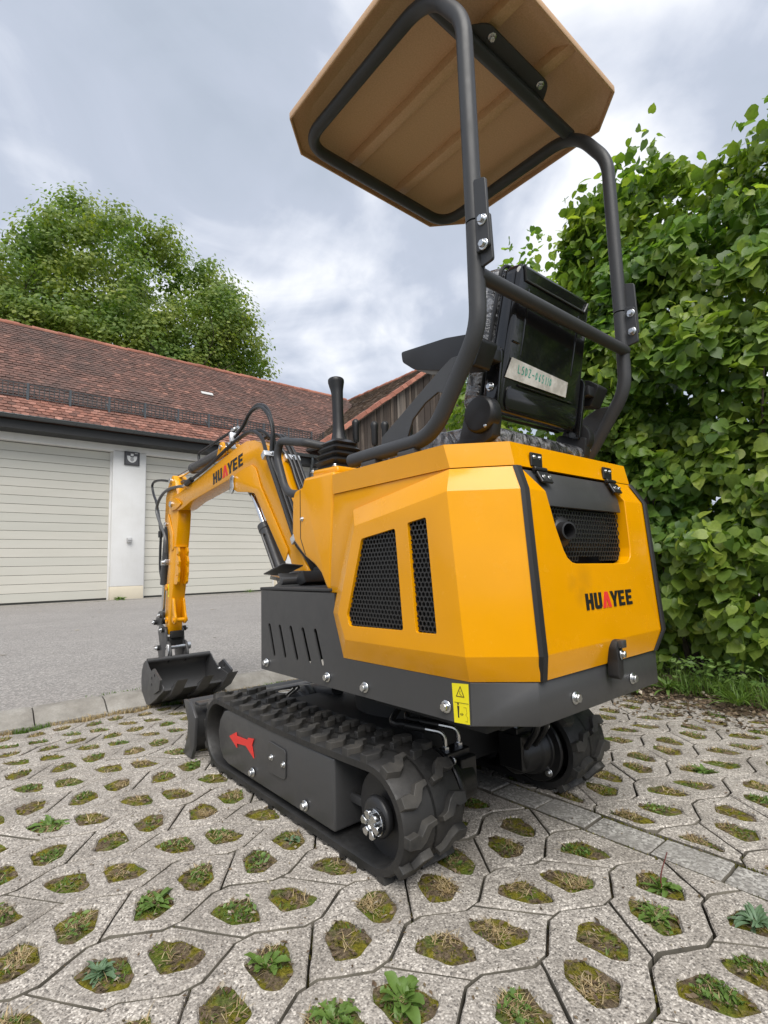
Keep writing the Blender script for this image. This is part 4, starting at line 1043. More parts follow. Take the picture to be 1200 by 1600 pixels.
# drive motors, fittings
for xs in (-1, 1):
    d = MB(); d.lathe([(.100, 0), (.100, .012), (.075, .014), (.070, .05), (.060, .055), (.055, .11), (.04, .12)], (xs*.225, TR_Y0, .137), (-xs, 0, 0), 30)
    d.box((xs*.13, TR_Y0, .15), (.06, .085, .10)); d.box((xs*.15, TR_Y0, .195), (.09, .05, .045))
    mo = d.build('drive_motor', simple('motor_black', (.009, .009, .0095), .35), EX, bevel=.003, seg=1)
    for y, z in ((-.055, .075), (-.055, -.062), (.06, .07), (.06, -.07)):
        bolt(mo, (xs*.2105, TR_Y0+y, .137+z), (-xs, 0, 0), 1.0)
    for dx in (0, .052*(1 if xs < 0 else -1)):
        bx = (-.175+dx) if xs < 0 else (.175+dx)
        f = MB(); pth = fillet([(bx, TR_Y0, .205), (bx, TR_Y0, .262), (bx-.045*(1 if xs < 0 else -1), TR_Y0+.035, .275)], .028)
        f.tube(pth, .0062, 10)
        f.lathe([(.0115, 0), (.0115, .022)], (bx, TR_Y0, .205), (0, 0, 1), 6); f.lathe([(.009, 0), (.009, .03)], (bx, TR_Y0, .180), (0, 0, 1), 12)
        fo_ = f.build('hydraulic_fitting', STEEL, EX)
        hs = MB(); e0 = pth[-1]; dv = (pth[-1]-pth[-2]).normalized()
        hs.tube([e0-dv*.004, e0+dv*.05], .0105, 12); hs.tube(spline([e0+dv*.05, e0+dv*.075+Vector((0, .01, .01)), Vector((bx*.75, -.16, .365))]), .008, 10)
        hs.build('hydraulic_hose', HOSE, EX)
for xx in (.02, .065):
    f = MB(); f.lathe([(.011, 0), (.011, .02), (.007, .022), (.007, .05)], (xx+.06, -.40, .30), (0, 0, 1), 6); f.build('hydraulic_fitting', STEEL, EX)
    f = MB(); f.tube(spline([(xx+.06, -.40, .30), (xx+.06, -.40, .24), (xx+.09, -.34, .17)]), .009, 10); f.build('hydraulic_hose', HOSE, EX)
pn = MB(); pn.box((0, -.12, .372), (.56, .70, .012)); pn.box((.0, -.38, .33), (.30, .16, .07)); pn.box((-.23, -.30, .345), (.05, .4, .05)); pn.build('belly_plate', BLACKIN, EX, bevel=.003)

# ---------------------------------------------------------------- skirt (slew platform)
SX = .371
def slot(y0, z0, y1, z1, w=.0085):
    d = Vector((y1-y0, z1-z0)).normalized(); nn = Vector((-d.y, d.x)); o = []
    for c, s_ in (((y1, z1), 1), ((y0, z0), -1)):
        for k in range(7):
            a = pi*k/6; q = Vector(c)+nn*(-s_*w*cos(a))*-1*(-1)+d*(s_*w*sin(a)); o.append((q.x, q.y))
    return o
outl = [(.370, .373), (.370, .637), (-.072, .634), (-.075, .582), (-.119, .461), (-.556, .461), (-.556, .373)]
slots = [slot(t_[0], t_[1], b_[0], b_[1]) for b_, t_ in (((.311, .520), (.280, .432)), ((.241, .520), (.209, .434)), ((.171, .521), (.136, .435)), ((.099, .521), (.063, .434)), ((.029, .522), (-.005, .435)))]
sk = MB(); sk.plate([outl]+slots, 0, -SX, -SX+.005)
so = sk.build('side_skirt', GREYP, EX, smooth=False)
for y, z in ((.330, .398), (-.033, .400), (-.205, .398), (-.489, .401)): bolt(so, (-SX-.0005, y, z), (-1, 0, 0), 1.15)
sk = MB(); sk.plate([outl]+slots, 0, SX, SX-.005); so2 = sk.build('side_skirt', GREYP, EX, smooth=False)
for y, z in ((.330, .398), (-.033, .400), (-.205, .398), (-.489, .401)): bolt(so2, (SX+.0005, y, z), (1, 0, 0), 1.15)
rr = MB()
pth = [(-.371, -.5565), (-.2755, -.657), (.2755, -.657), (.371, -.5565)]; inn = [(-.366, -.553), (-.2735, -.652), (.2735, -.652), (.366, -.553)]
rr.prism(pth+inn[::-1], 2, .373, .4605); ro = rr.build('rear_skirt', GREYP, EX, bevel=.0015, seg=1)
for x in (-.142, .128): bolt(ro, (x, -.6575, .407), (0, -1, 0), 1.15)
fs = MB(); fs.box((0, .3675, .505), (.732, .005, .264)); fs.build('front_skirt', GREYP, EX)
fl = MB(); fl.box((0, .16, .630), (.728, .41, .012)); fl.build('floor_plate', GREYP, EX)
fm = MB(); fm.box((-.005, .165, .6425), (.735, .425, .009)); fm.build('floor_mat', simple('rubber_mat', (.03, .03, .031), .65, bump=.3, bscale=600), EX, bevel=.003)
stk = MB(); stk.prism([(-.508, .453), (-.5535, .457), (-.5535, .376), (-.511, .373)], 0, -SX-.0004, -SX-.0012)
sto = stk.build('warning_sticker', STICKY, so, smooth=False)
def yz_ribbon(mb, pts, w, x0, x1, closed=False):
    m = len(pts)
    for i in range(m if closed else m-1):
        a, b = Vector(pts[i]), Vector(pts[(i+1) % m]); d = (b-a).normalized(); nn = Vector((-d.y, d.x))*w/2; e = d*w*.4
        mb.prism([tuple(a-e-nn), tuple(b+e-nn), tuple(b+e+nn), tuple(a-e+nn)], 0, x0, x1)
sg = MB(); yz_ribbon(sg, [(-.520, .428), (-.541, .429), (-.5315, .449)], .0017, -SX-.0013, -SX-.0017, True); yz_ribbon(sg, [(-.5305, .440), (-.5295, .434), (-.534, .431)], .0011, -SX-.0013, -SX-.0017)
sg.build('warning_triangle', simple('sticker_outline_brown', (.10, .06, .01), .5), sto, smooth=False)
sg = MB(); yz_ribbon(sg, [(-.514, .415), (-.552, .417)], .0008, -SX-.0013, -SX-.0017)
sg.prism([(-.521, .409), (-.5265, .409), (-.5255, .396), (-.5255, .385), (-.5225, .385), (-.522, .396)], 0, -SX-.0013, -SX-.0017)
sg.prism([(-.5236+.0021*cos(2*pi*k/10), .4128+.0024*sin(2*pi*k/10)) for k in range(10)], 0, -SX-.0013, -SX-.0017)
sg.prism([(-.529, .393), (-.532, .396), (-.532, .390)], 0, -SX-.0013, -SX-.0017); sg.prism([(-.5375, .3935), (-.5345, .3965), (-.5345, .3905)], 0, -SX-.0013, -SX-.0017)
sg.build('keep_distance_symbol', INK, sto, smooth=False)
sg = MB(); yz_ribbon(sg, [(-.539, .408), (-.546, .4085), (-.547, .398), (-.544, .394), (-.549, .389), (-.5485, .381), (-.543, .381)], .0009, -SX-.0013, -SX-.0017)
sg.build('machine_symbol', STKLINE, sto, smooth=False)

# ---------------------------------------------------------------- engine hood
G1 = [(-.228, .777), (-.361, .794), (-.379, .555), (-.168, .552), (-.158, .580)]
G2 = [(-.405, .803), (-.467, .811), (-.487, .555), (-.422, .554)]
def honeycomb(poly, x, pitch, wire, pad, name, parent, ax=0):
    pv = [Vector(p) for p in poly]; c = sum(pv, Vector((0, 0)))/len(pv)
    def inside(p):
        r = False; n = len(pv)
        for i in range(n):
            a, b = pv[i], pv[i-1]
            if (a.y > p.y) != (b.y > p.y) and p.x < (b.x-a.x)*(p.y-a.y)/(b.y-a.y)+a.x: r = not r
        return r
    mb = MB(); R_ = pitch/sqrt(3); hh = 1.5*R_
    x0, x1 = min(p.x for p in pv)-pitch, max(p.x for p in pv)+pitch; y0, y1 = min(p.y for p in pv)-pitch, max(p.y for p in pv)+pitch
    j = 0; yy = y0
    while yy < y1:
        xx = x0+(pitch/2 if j % 2 else 0)
        while xx < x1:
            p = Vector((xx, yy)); q = c+(p-c)*(1-pad/max(.01, (p-c).length))
            if inside(q):
                ov = [(xx+R_*cos(pi/6+pi/3*k), yy+R_*sin(pi/6+pi/3*k)) for k in range(6)]
                iv = [(xx+(R_-wire)*cos(pi/6+pi/3*k), yy+(R_-wire)*sin(pi/6+pi/3*k)) for k in range(6)]
                def P3(q_, t_): return (t_, q_[0], q_[1]) if ax == 0 else (q_[0], t_, q_[1])
                t2 = x+.003
                mb.add([P3(v, x) for v in ov]+[P3(v, x) for v in iv]+[P3(v, t2) for v in iv], [(k, (k+1) % 6, 6+(k+1) % 6, 6+k) for k in range(6)]+[(6+k, 6+(k+1) % 6, 12+(k+1) % 6, 12+k) for k in range(6)])
            xx += pitch
        yy += hh; j += 1
    return mb.build(name, MESHM, parent, smooth=False)
def side_panel(s):
    O = [(-.368, -.165, .860), (-.366, -.521, .914), (-.2705, -.6245, .914), (-.2745, -.661, .4615), (-.371, -.557, .4615), (-.371, -.112, .4615), (-.370, -.064, .581)]
    I = [(-.391, -.200, .812), (-.391, -.534, .861), (-.2885, -.6535, .859), (-.2900, -.6755, .515), (-.391, -.566, .515), (-.391, -.148, .515), (-.391, -.117, .581)]
    mb = MB(); fx = lambda p: (p[0]*-s, p[1], p[2])
    # left flat face with grille holes
    loop = [(p[1], p[2]) for p in (I[0], I[1], I[4], I[5], I[6])]
    loops = [loop, round_poly(G1, .008), round_poly(G2, .006)]
    flat = [q for l in loops for q in l]
    tr = tessellate_polygon([[Vector((a, b, 0)) for a, b in l] for l in loops])
    mb.add([fx((-.391, a, b)) for a, b in flat], tr)
    o = len(loop)
    for l in loops[1:]:                                   # hole returns
        m = len(l); mb.add([fx((-.391, a, b)) for a, b in l]+[fx((-.380, a, b)) for a, b in l], [(k, (k+1) % m, m+(k+1) % m, m+k) for k in range(m)])
    mb.add([fx(p) for p in (I[1], I[2], I[3], I[4])], [(0, 1, 2, 3)])
    order = [0, 1, 2, 3, 4, 5, 6]
    for k in range(7):
        a, b = k, (k+1) % 7
        if (a, b) == (2, 3):
            mb.add([fx(O[2]), fx(O[3]), fx(I[3]), fx(I[2])], [(0, 1, 2, 3)]); continue
        mb.add([fx(O[a]), fx(O[b]), fx(I[b]), fx(I[a])], [(0, 1, 2, 3)])
    inn_ = [(p[0]*.985+0.0, p[1]+(.006 if k in (2, 3) else 0), p[2]) for k, p in enumerate(O)]
    inn_ = [(O[k][0]+.012, O[k][1], O[k][2]) for k in range(7)]
    mb.add([fx(p) for p in O]+[fx(p) for p in inn_], [(k, (k+1) % 7, 7+(k+1) % 7, 7+k) for k in range(7)])
    mb.fix = True
    po = mb.build('hood_side_panel', YELLOW, EX, bevel=.0018, seg=2, angle=14, bmin=9)
    honeycomb(G1, -.384 if s > 0 else .381, .0125, .0017, .005, 'grille_mesh', po)
    honeycomb(G2, -.384 if s > 0 else .381, .0125, .0017, .004, 'grille_mesh', po)
    return po
side_panel(1); side_panel(-1)
inn = MB(); inn.box((0, -.355, .66), (.70, .42, .42)); inn.box((0, -.585, .56), (.5, .10, .2)); inn.build('hood_dark_liner', BLACKIN, EX, bevel=.01)  # black box added inside the hood so the grilles look dark
# rear door (level D, C, B, A)
WIN = [(-.2530, 0), (-.2010, 1)]
def door_y(z):
    pts = [(.4615, -.661), (.515, -.6755), (.859, -.6535), (.914, -.6245)]
    for (z0, y0), (z1, y1) in zip(pts, pts[1:]):
        if z <= z1: return y0+(y1-y0)*(z-z0)/(z1-z0)
    return pts[-1][1]
xl = lambda z: -.266-(.018 if .515 <= z <= .859 else .018*(1-min(1, abs(z-(.515 if z < .515 else .859))/.054)))
dm = MB()
def dp(x, z): return (x, door_y(z)-.001, z)
dm.add([dp(xl(.4615), .4615), dp(-xl(.4615), .4615), dp(-xl(.515), .515), dp(xl(.515), .515)], [(0, 1, 2, 3)])
lo = [(xl(.515), .515), (-xl(.515), .515), (-xl(.859), .859), (.168, .859), (.163, .735), (.157, .712), (.143, .700), (.118, .695), (-.110, .698), (-.128, .701), (-.146, .712), (-.158, .730), (-.178, .779), (-.201, .859), (xl(.859), .859)]
tr = tessellate_polygon([[Vector((a, b, 0)) for a, b in lo]])
dm.add([dp(a, b) for a, b in lo], tr)
wl = lo[3:14]
dm.add([dp(a, b) for a, b in wl]+[(a, door_y(b)+.030, b) for a, b in wl], [(k, k+1, len(wl)+k+1, len(wl)+k) for k in range(len(wl)-1)])
top = [(xl(.859), .859), (-.201, .859), (-.250, .914), (xl(.914), .914)]
dm.add([dp(*q) for q in top], [(0, 1, 2, 3)])
top = [(.168, .859), (-xl(.859), .859), (-xl(.914), .914), (.140, .914)]
dm.add([dp(*q) for q in top], [(0, 1, 2, 3)])
dm.add([dp(.168, .859), dp(.140, .914), (.140, -.6245+.03, .914), (.168, -.6535+.03, .859)], [(0, 1, 2, 3)])
dm.add([dp(-.201, .859), dp(-.250, .914), (-.250, -.6245+.03, .914), (-.201, -.6535+.03, .859)], [(0, 1, 2, 3)])
dm.fix = True
DOOR = dm.build('rear_hood', YELLOW, EX, bevel=.0018, seg=2, angle=14, bmin=9)
hp = MB(); hp.prism([(-.6235, .910), (-.645, .862), (-.650, .828), (-.630, .828), (-.615, .91)], 0, -.235, .152); hpo = hp.build('hinge_plate', GREYP, DOOR, bevel=.002)
honeycomb([(-.205, .835), (.160, .835), (.156, .70), (-.15, .70)], -.641, .0125, .0014, -.012, 'grille_mesh', DOOR, ax=1)
mf = MB(); mf.lathe([(.02, -.02), (.052, -.015), (.058, 0), (.058, .20), (.052, .215), (.02, .22)], (-.09, -.578, .775), (1, 0, 0), 28); mfo = mf.build('muffler', simple('muffler_black', (.03, .03, .031), .45), EX)
mf = MB(); mf.lathe([(.042, 0), (.044, .004), (.037, .018), (.022, .030), (.0205, .050), (.0165, .051), (.015, .02)], (-.125, -.620, .772), (-.30, -1, .0), 28); mf.build('exhaust_pipe', simple('exhaust_black', (.016, .016, .017), .5), mfo)
for x in (-.187, .142):
    h = MB(); h.box((x, -.6245, .936), (.044, .006, .032)); h.box((x+.003, -.643, .893), (.044, .006, .030), Matrix.Rotation(radians(-28), 3, 'X')); h.tube([(x-.022, -.632, .913), (x+.026, -.632, .913)], .006, 10)
    ho = h.build('door_hinge', BLACKP, DOOR, bevel=.0015, seg=1)
    for dx in (-.011, .011):
        bolt(ho, (x+dx, -.6275, .941), (0, -1, .05), .42); bolt(ho, (x+dx+.003, -.6475, .893), (0, -.9, .45), .42)
lt = MB(); lt.prism(round_poly([(.000, .516), (.022, .518), (.024, .484), (.022, .436), (.008, .425), (-.006, .433), (-.002, .47), (-.008, .50)], .006), 1, -.664, -.690)
lto = lt.build('rubber_latch', SEAM, DOOR, bevel=.004, seg=2)
b_ = bolt(lto, (.014, -.690, .484), (.2, -1, 0), 1.0); lk = MB(); lk.box((.012, -.693, .508), (.022, .016, .018)); lk.build('latch_catch', GREYP, lto, bevel=.002)
# rubber seams
for s in (-1, 1):
    sm = MB(); pts = [(.4600, -.262, -.655), (.515, -.281, -.673), (.859, -.279, -.651), (.915, -.262, -.622)]
    v = []
    for z, x, y in pts:
        xx = x*-s*-1 if s > 0 else x
        for dx, dy in ((-.0125, -.002+.003), (-.009, -.0075), (.006, -.0085), (.0105, -.0045)):
            v.append(((x+dx)*(1 if s < 0 else -1), y+dy-.002, z))
    sm.add(v, [(4*i+j, 4*i+j+1, 4*i+5+j, 4*i+4+j) for i in range(3) for j in range(3)]); sm.build('seam_strip', SEAM, EX, angle=25)
# top cover ring E-D and its flat lid, side plates
E_ = [(-.369, -.070), (-.369, -.509), (-.268, -.6135), (.268, -.6135), (.369, -.509), (.369, -.070)]
D_ = [(-.3645, -.066), (-.3645, -.5215), (-.2690, -.6245), (.2690, -.6245), (.3645, -.5215), (.3645, -.066)]
tp_ = MB(); tp_.add([(x, y, .971) for x, y in E_]+[(x, y, .9165) for x, y in D_]+[(x*.96, y+.012 if y < -.3 else y, .9165) for x, y in D_], [tuple(range(6))]+[(k, (k+1) % 6, 6+(k+1) % 6, 6+k) for k in range(5)]+[(5, 0, 6, 11)]+[(6+k, 6+(k+1) % 6, 12+(k+1) % 6, 12+k) for k in range(6)])
TOP = tp_.build('top_cover', YELLOW, EX, bevel=.002, seg=2, angle=14, bmin=9)
for s in (-1, 1):
    sp_ = MB(); sp_.prism([(-.034, .635), (-.0655, .9162), (-.5195, .9162), (-.505, .903), (-.185, .846), (-.092, .60), (-.075, .635)], 0, s*.3605, s*.340); sp_.build('side_plate', YELLOW, EX, bevel=.0015)
fp_ = MB(); fp_.prism([(-.034, .645), (-.066, .916), (-.080, .916), (-.048, .645)], 0, -.336, .336); fp_.build('front_plate', YELLOW, EX)
for s in (-1, 1):
    c = MB(); cp = [(-.064, .986), (.100, .990), (.112, .962), (.160, .955), (.172, .930), (.176, .82), (.162, .790), (.100, .742), (.045, .715), (.012, .690), (-.02, .64), (-.045, .64)]
    c.prism(cp, 0, s*.362, s*.20); co = c.build('control_console', YELLOW, EX, bevel=.014, seg=4, angle=50)
    c = MB(); c.prism([(-.05, .984), (.09, .988), (.088, 1.014), (-.045, 1.008)], 0, s*.335, s*.205); c.build('console_top', YELLOW, co, bevel=.008, seg=3)
    b_ = bolt(co, (s*.3622, .108, .86), (s, 0, 0), .6)
    c = MB(); c.prism([(.118, .952), (.1215, .952), (.1215, .80), (.094, .748), (.091, .750), (.118, .80)], 0, s*.3612, s*.3624); c.build('console_seam', SEAM, co, smooth=False)
    # joystick
    lx, ly = s*.265, .040
    if s > 0: lx, ly = .21, .22
    be = MB(); pr = [(.062, 1.010), (.052, 1.022), (.064, 1.034), (.050, 1.045), (.060, 1.055), (.046, 1.066), (.054, 1.076), (.040, 1.088), (.046, 1.096), (.030, 1.108)]
    v = []; NN = 4
    for r, z in pr:
        rp = rrect(lx-r, ly-r, lx+r, ly+r, r*.3, 3); v += [(a, b, z) for a, b in rp]
    K = len(rp); be.add(v, [(i*K+k, i*K+(k+1) % K, (i+1)*K+(k+1) % K, (i+1)*K+k) for i in range(len(pr)-1) for k in range(K)]+[tuple(range(K))[::-1], tuple(range((len(pr)-1)*K, len(pr)*K))])
    bo = be.build('lever_bellows', BLACKP, EX, angle=40)
    if s < 0:
        for dx, dy in ((-.058, .062), (-.058, -.06)): bolt(bo, (lx+dx, ly+dy, 1.009), (0, 0, 1), .8)
    jl = MB(); jl.tube(spline([(lx, ly-.004, 1.085), (lx, ly, 1.13), (lx, ly+.002, 1.20), (lx, ly+.004, 1.26), (lx, ly+.008, 1.295), (lx, ly+.010, 1.312), (lx, ly+.0105, 1.320)], 5), [.029]*3+[.026, .024, .0215, .020, .019, .0185, .018, .018, .018, .018, .018, .0185, .019, .0195, .0205, .022, .0235, .0245, .0255, .0265, .0265, .0265, .026, .025, .0235, .021, .018, .013, .008, .003][:28], 16)
    jl.build('joystick', BLACKP, EX, angle=60)
    # grab rail
    g = MB(); g.tube(fillet([(s*.335, .150, .945), (s*.335, .255, .962), (s*.335, .318, 1.10), (s*.335, .295, 1.152), (s*.335, .13, 1.112), (s*.268, .085, 1.095)], [0, .09, .05, .05, .03, 0]), .0135, 14); g.build('grab_rail', TUBEP, EX)
for x, y, z1 in ((-.215, .015, 1.175), (-.215, -.080, 1.145), (-.205, -.118, 1.138)):
    l = MB(); l.tube([(x, y, .97), (x, y, z1-.07)], .0045, 8); l.lathe([(.008, -.07), (.0105, -.06), (.0105, -.02), (.0125, -.008), (.0115, 0), (.006, .006)], (x, y, z1), (0, 0, 1), 14); l.build('control_lever', BLACKP, EX)
# pedals
for x in (-.20, .04):
    p = MB(); p.box((x-.03, .47, .705), (.085, .15, .005), Euler((radians(-14), radians(6), 0)).to_matrix()); p.box((x-.03, .395, .675), (.105, .05, .005), Euler((radians(40), 0, 0)).to_matrix()); p.tube([(x-.10, .36, .665), (x+.10, .36, .665)], .014, 10); p.build('foot_pedal', GREYP, EX, bevel=.0015)
pd = MB(); pd.prism([(.31, .69), (.28, .70), (.26, .66), (.30, .648), (.33, .66)], 0, -.26, -.16); pd.build('pedal_bracket', BLACKP, EX, bevel=.004)
vb = MB(); vb.box((-.06, .33, .68), (.22, .05, .06)); vb.build('pedal_valve', BLACKIN, EX, bevel=.004)

# ---------------------------------------------------------------- roll bar and canopy
PX = .342; TRAD = .0195
frame_pts = {}
for s in (-1, 1):
    lowp = fillet([(s*PX, -.130, 1.004), (s*PX, -.450, 1.004), (s*PX, -.603, 1.215), (s*PX, -.606, 1.455)], [0, .13, .16, 0], 10)
    p = MB(); p.tube(lowp, TRAD, 18); p.lathe([(TRAD, 0), (TRAD*.8, .003)], (s*PX, -.130, 1.004), (0, 1, 0), 18)
    po = p.build('roll_bar_post', TUBEP, EX)
    f = MB(); f.box((s*PX, -.22, .978), (.03, .06, .018)); f.box((s*PX, -.37, .978), (.03, .06, .018)); f.build('post_foot', GREYP, po, bevel=.002)
    g = MB(); gp = [(-.250, 1.018), (-.492, 1.135), (-.515, 1.140), (-.530, 1.115), (-.487, 1.062), (-.455, 1.10), (-.44, 1.105), (-.40, 1.090), (-.365, 1.06), (-.35, 1.018)]
    g.prism([(-.255, 1.015), (-.258, 1.045), (-.475, 1.160), (-.515, 1.178), (-.560, 1.175), (-.505, 1.095), (-.470, 1.110), (-.425, 1.095), (-.380, 1.065), (-.355, 1.015)], 0, s*(PX-.004), s*(PX-.010)); g.build('gusset_plate', GREYP, po, bevel=.001, seg=1)
    u = MB(); u.tube(fillet([(s*PX, -.606, 1.459), (s*PX, -.604, 1.97), (s*PX, -.50, 2.140), (s*PX, -.30, 2.140)], [0, .17, .17, 0], 10), TRAD, 18); uo = u.build('canopy_post', TUBEP, EX)
    for (z0, z1, yo, dx) in ((1.345, 1.470, -.640, 0), (1.375, 1.548, -.634, .009)):
        q = MB(); q.prism(round_poly([(-.620, z0), (-.620, z1), (-.652, z1-.012), (-.655, z0+.004)], .006), 0, s*PX-.004+(-dx if s < 0 else dx)+(-.002), s*PX+.004+(-dx if s < 0 else dx)-.002)
        q.build('joint_plate', TUBEP, po if dx == 0 else uo, bevel=.0015, seg=1)
    xo_ = -.015 if s < 0 else -.0062
    for z in (1.385, 1.442): bolt(uo, (s*PX+xo_, -.640, z), (-1, 0, 0), 1.0)
cb = MB(); cb.tube([(-PX, -.612, 1.335), (PX, -.612, 1.335)], .0165, 16); cb.build('cross_bar', TUBEP, EX)
lpth = fillet([(-PX, -.32, 2.140), (-PX, .095, 2.140), (PX, .095, 2.140), (PX, -.32, 2.140)], [0, .09, .09, 0], 10)
lp_ = MB(); lp_.tube(lpth, TRAD, 16); lp_.build('canopy_frame', TUBEP, EX)
rb = MB(); rb.tube([(-PX, -.485, 2.139), (PX, -.485, 2.139)], TRAD, 16); rbo = rb.build('canopy_cross_tube', TUBEP, EX)
rp_ = MB(); rp_.prism(round_poly([(-.20, -.50), (-.16, -.545), (.125, -.545), (.165, -.50), (.165, -.475), (-.20, -.475)], .02), 2, 2.146, 2.153); rp_.build('mounting_plate', TUBEP, rbo, bevel=.001, seg=1)
for x in (-.125, .105): bolt(rbo, (x, -.528, 2.146), (0, 0, -1), 1.0)
# roof: moulded shell with down-turned rim and ribs
def octa(h, y0, y1, c): return [(-h, y0+c), (-h+c, y0), (h-c, y0), (h, y0+c), (h, y1-c), (h-c, y1), (-h+c, y1), (-h, y1-c)]
r0 = octa(.425, -.655, .160, .105); r1 = octa(.418, -.648, .153, .100); r2 = octa(.365, -.590, .095, .085); r3 = octa(.35, -.575, .08, .08)
rf = MB(); v = [(x, y, 2.153) for x, y in r0]+[(x, y, 2.176) for x, y in r0]+[(x, y, 2.205) for x, y in r2]+[(x, y, 2.2) for x, y in r2]+[(x, y, 2.170) for x, y in r1]+[(x, y, 2.153) for x, y in r1]
f = []
for L_ in range(5):
    f += [(8*L_+k, 8*L_+(k+1) % 8, 8*L_+8+(k+1) % 8, 8*L_+8+k) for k in range(8)]
f = [q for q in f if not (16 <= min(q) < 24 and max(q) < 32)]
f += [(40+k, 40+(k+1) % 8, (k+1) % 8, k) for k in range(8)]
f += [tuple(range(16, 24)), tuple(range(24, 32))[::-1]]
rf.add(v, f); ROOF = rf.build('canopy_roof', TAN, EX, bevel=.004, seg=2, angle=28)
for x in (-.125, .105):
    rb_ = MB(); rb_.prism([(x-.022, 2.203), (x-.017, 2.174), (x+.017, 2.174), (x+.022, 2.203)], 1, -.640, .146); rb_.build('roof_rib', TAN, ROOF, bevel=.003)

# ---------------------------------------------------------------- seat
def seatM(y0, z0, lean):
    return Matrix.Translation((0, y0, z0)) @ Matrix.Rotation(radians(lean), 4, 'X')
SM = seatM(-.522, 1.075, 12.5)                       # local z runs up the back, local -y is the rear face
back = rrect(-.186, .0, .186, .375, .03, 5)
back = [(x*(1-.10*max(0, z-.02)/.36), z) for x, z in back]
sb = MB(); sb.prism(back, 1, 0.0, .050); sb.v = [tuple(SM @ Vector(p)) for p in sb.v]
SB = sb.build('seat_back_shell', GLOSSBLK, EX, bevel=.012, seg=3, angle=40)
fo_ = MB(); fo_.prism([(x*1.02, z+.004) for x, z in back], 1, .053, .125); fo_.v = [tuple(SM @ Vector(p)) for p in fo_.v]; fo_.build('seat_back_cushion', WRAP, SB, bevel=.028, seg=5, angle=60)
pi_ = MB(); pi_.tube([SM @ Vector((x*1.035, .052, z+.002)) for x, z in back]+[SM @ Vector((back[0][0]*1.035, .052, back[0][1]))], .005, 8); pi_.build('cushion_piping', BLACKP, SB)
def ridge(pts, w, name, mat=None, yy=-.002, r=.0035):
    m = MB(); m.tube([SM @ Vector((x, yy, z)) for x, z in pts], r, 8); return m.build(name, mat or GLOSSBLK, SB)
ridge([(-.150, .368), (-.138, .335), (.138, .335), (.152, .362)], .004, 'moulded_ridge', simple('painted_edge_sheen', (.05, .05, .052), .25), r=.003)  # lighter colour paints in the highlight along the shell's upper edge
ridge([(-.120, .078), (.135, .078)], .004, 'moulded_ridge', r=.003); ridge([(-.16, .18), (-.135, .18)], .003, 'moulded_ridge', r=.0025)
for x in (-.118, .118):
    m = MB(); m.prism(rrect(x-.005, .15, x+.005, .32, .004), 1, -.0015, .003); m.v = [tuple(SM @ Vector(p)) for p in m.v]; m.build('moulded_rib', GLOSSBLK, SB, bevel=.002)
lw = MB(); lw.prism(rrect(-.165, .010, .165, .072, .02), 1, -.006, .004); lw.v = [tuple(SM @ Vector(p)) for p in lw.v]; lw.build('lower_panel', GLOSSBLK, SB, bevel=.004)
tpz = MB(); tpz.prism([(-.158, .140), (-.176, .088), (.098, .088), (.100, .130)], 1, -.0035, -.0045); tpz.v = [tuple(SM @ Vector(p)) for p in tpz.v]; TP = tpz.build('label_tape', TAPE, SB, smooth=False)
GL = {'L': [[(0, 1), (0, 0), (.6, 0)]], 'S': [[(.6, 1), (.1, .9), (.1, .6), (.55, .45), (.5, .05), (0, 0)]], 'D': [[(.1, 0), (.1, 1), (.5, .8), (.55, .3), (.1, 0)]],
      'Z': [[(0, 1), (.6, .95), (0, 0), (.65, .05)]], '-': [[(0, .45), (.7, .45)]], '0': [[(.3, 1), (.05, .6), (.2, .05), (.5, .3), (.5, .8), (.3, 1)]],
      '6': [[(.5, 1), (.1, .5), (.15, .05), (.5, .1), (.45, .45), (.1, .4)]], '5': [[(.55, 1), (.1, 1), (.1, .6), (.5, .5), (.45, .05), (0, .05)]], '1': [[(.3, 1), (.25, 0)]]}
hw = MB(); cx = -.128
for ch_ in 'LSDZ-065110':
    for st_ in GL[ch_]:
        for (a, b), (c, d) in zip(st_, st_[1:]):
            p0 = Vector((cx+a*.013, .108+b*.020-(cx+.128)*.04)); p1 = Vector((cx+c*.013, .108+d*.020-(cx+.128)*.04)); dd = (p1-p0).normalized(); nn = Vector((-dd.y, dd.x))*.00125
            hw.prism([tuple(p0-nn), tuple(p1-nn), tuple(p1+nn), tuple(p0+nn)], 1, -.0047, -.0050)
    cx += .0150 if ch_ != '1' else .010
hw.v = [tuple(SM @ Vector(p)) for p in hw.v]; hw.build('handwriting', GREENINK, TP, smooth=False)
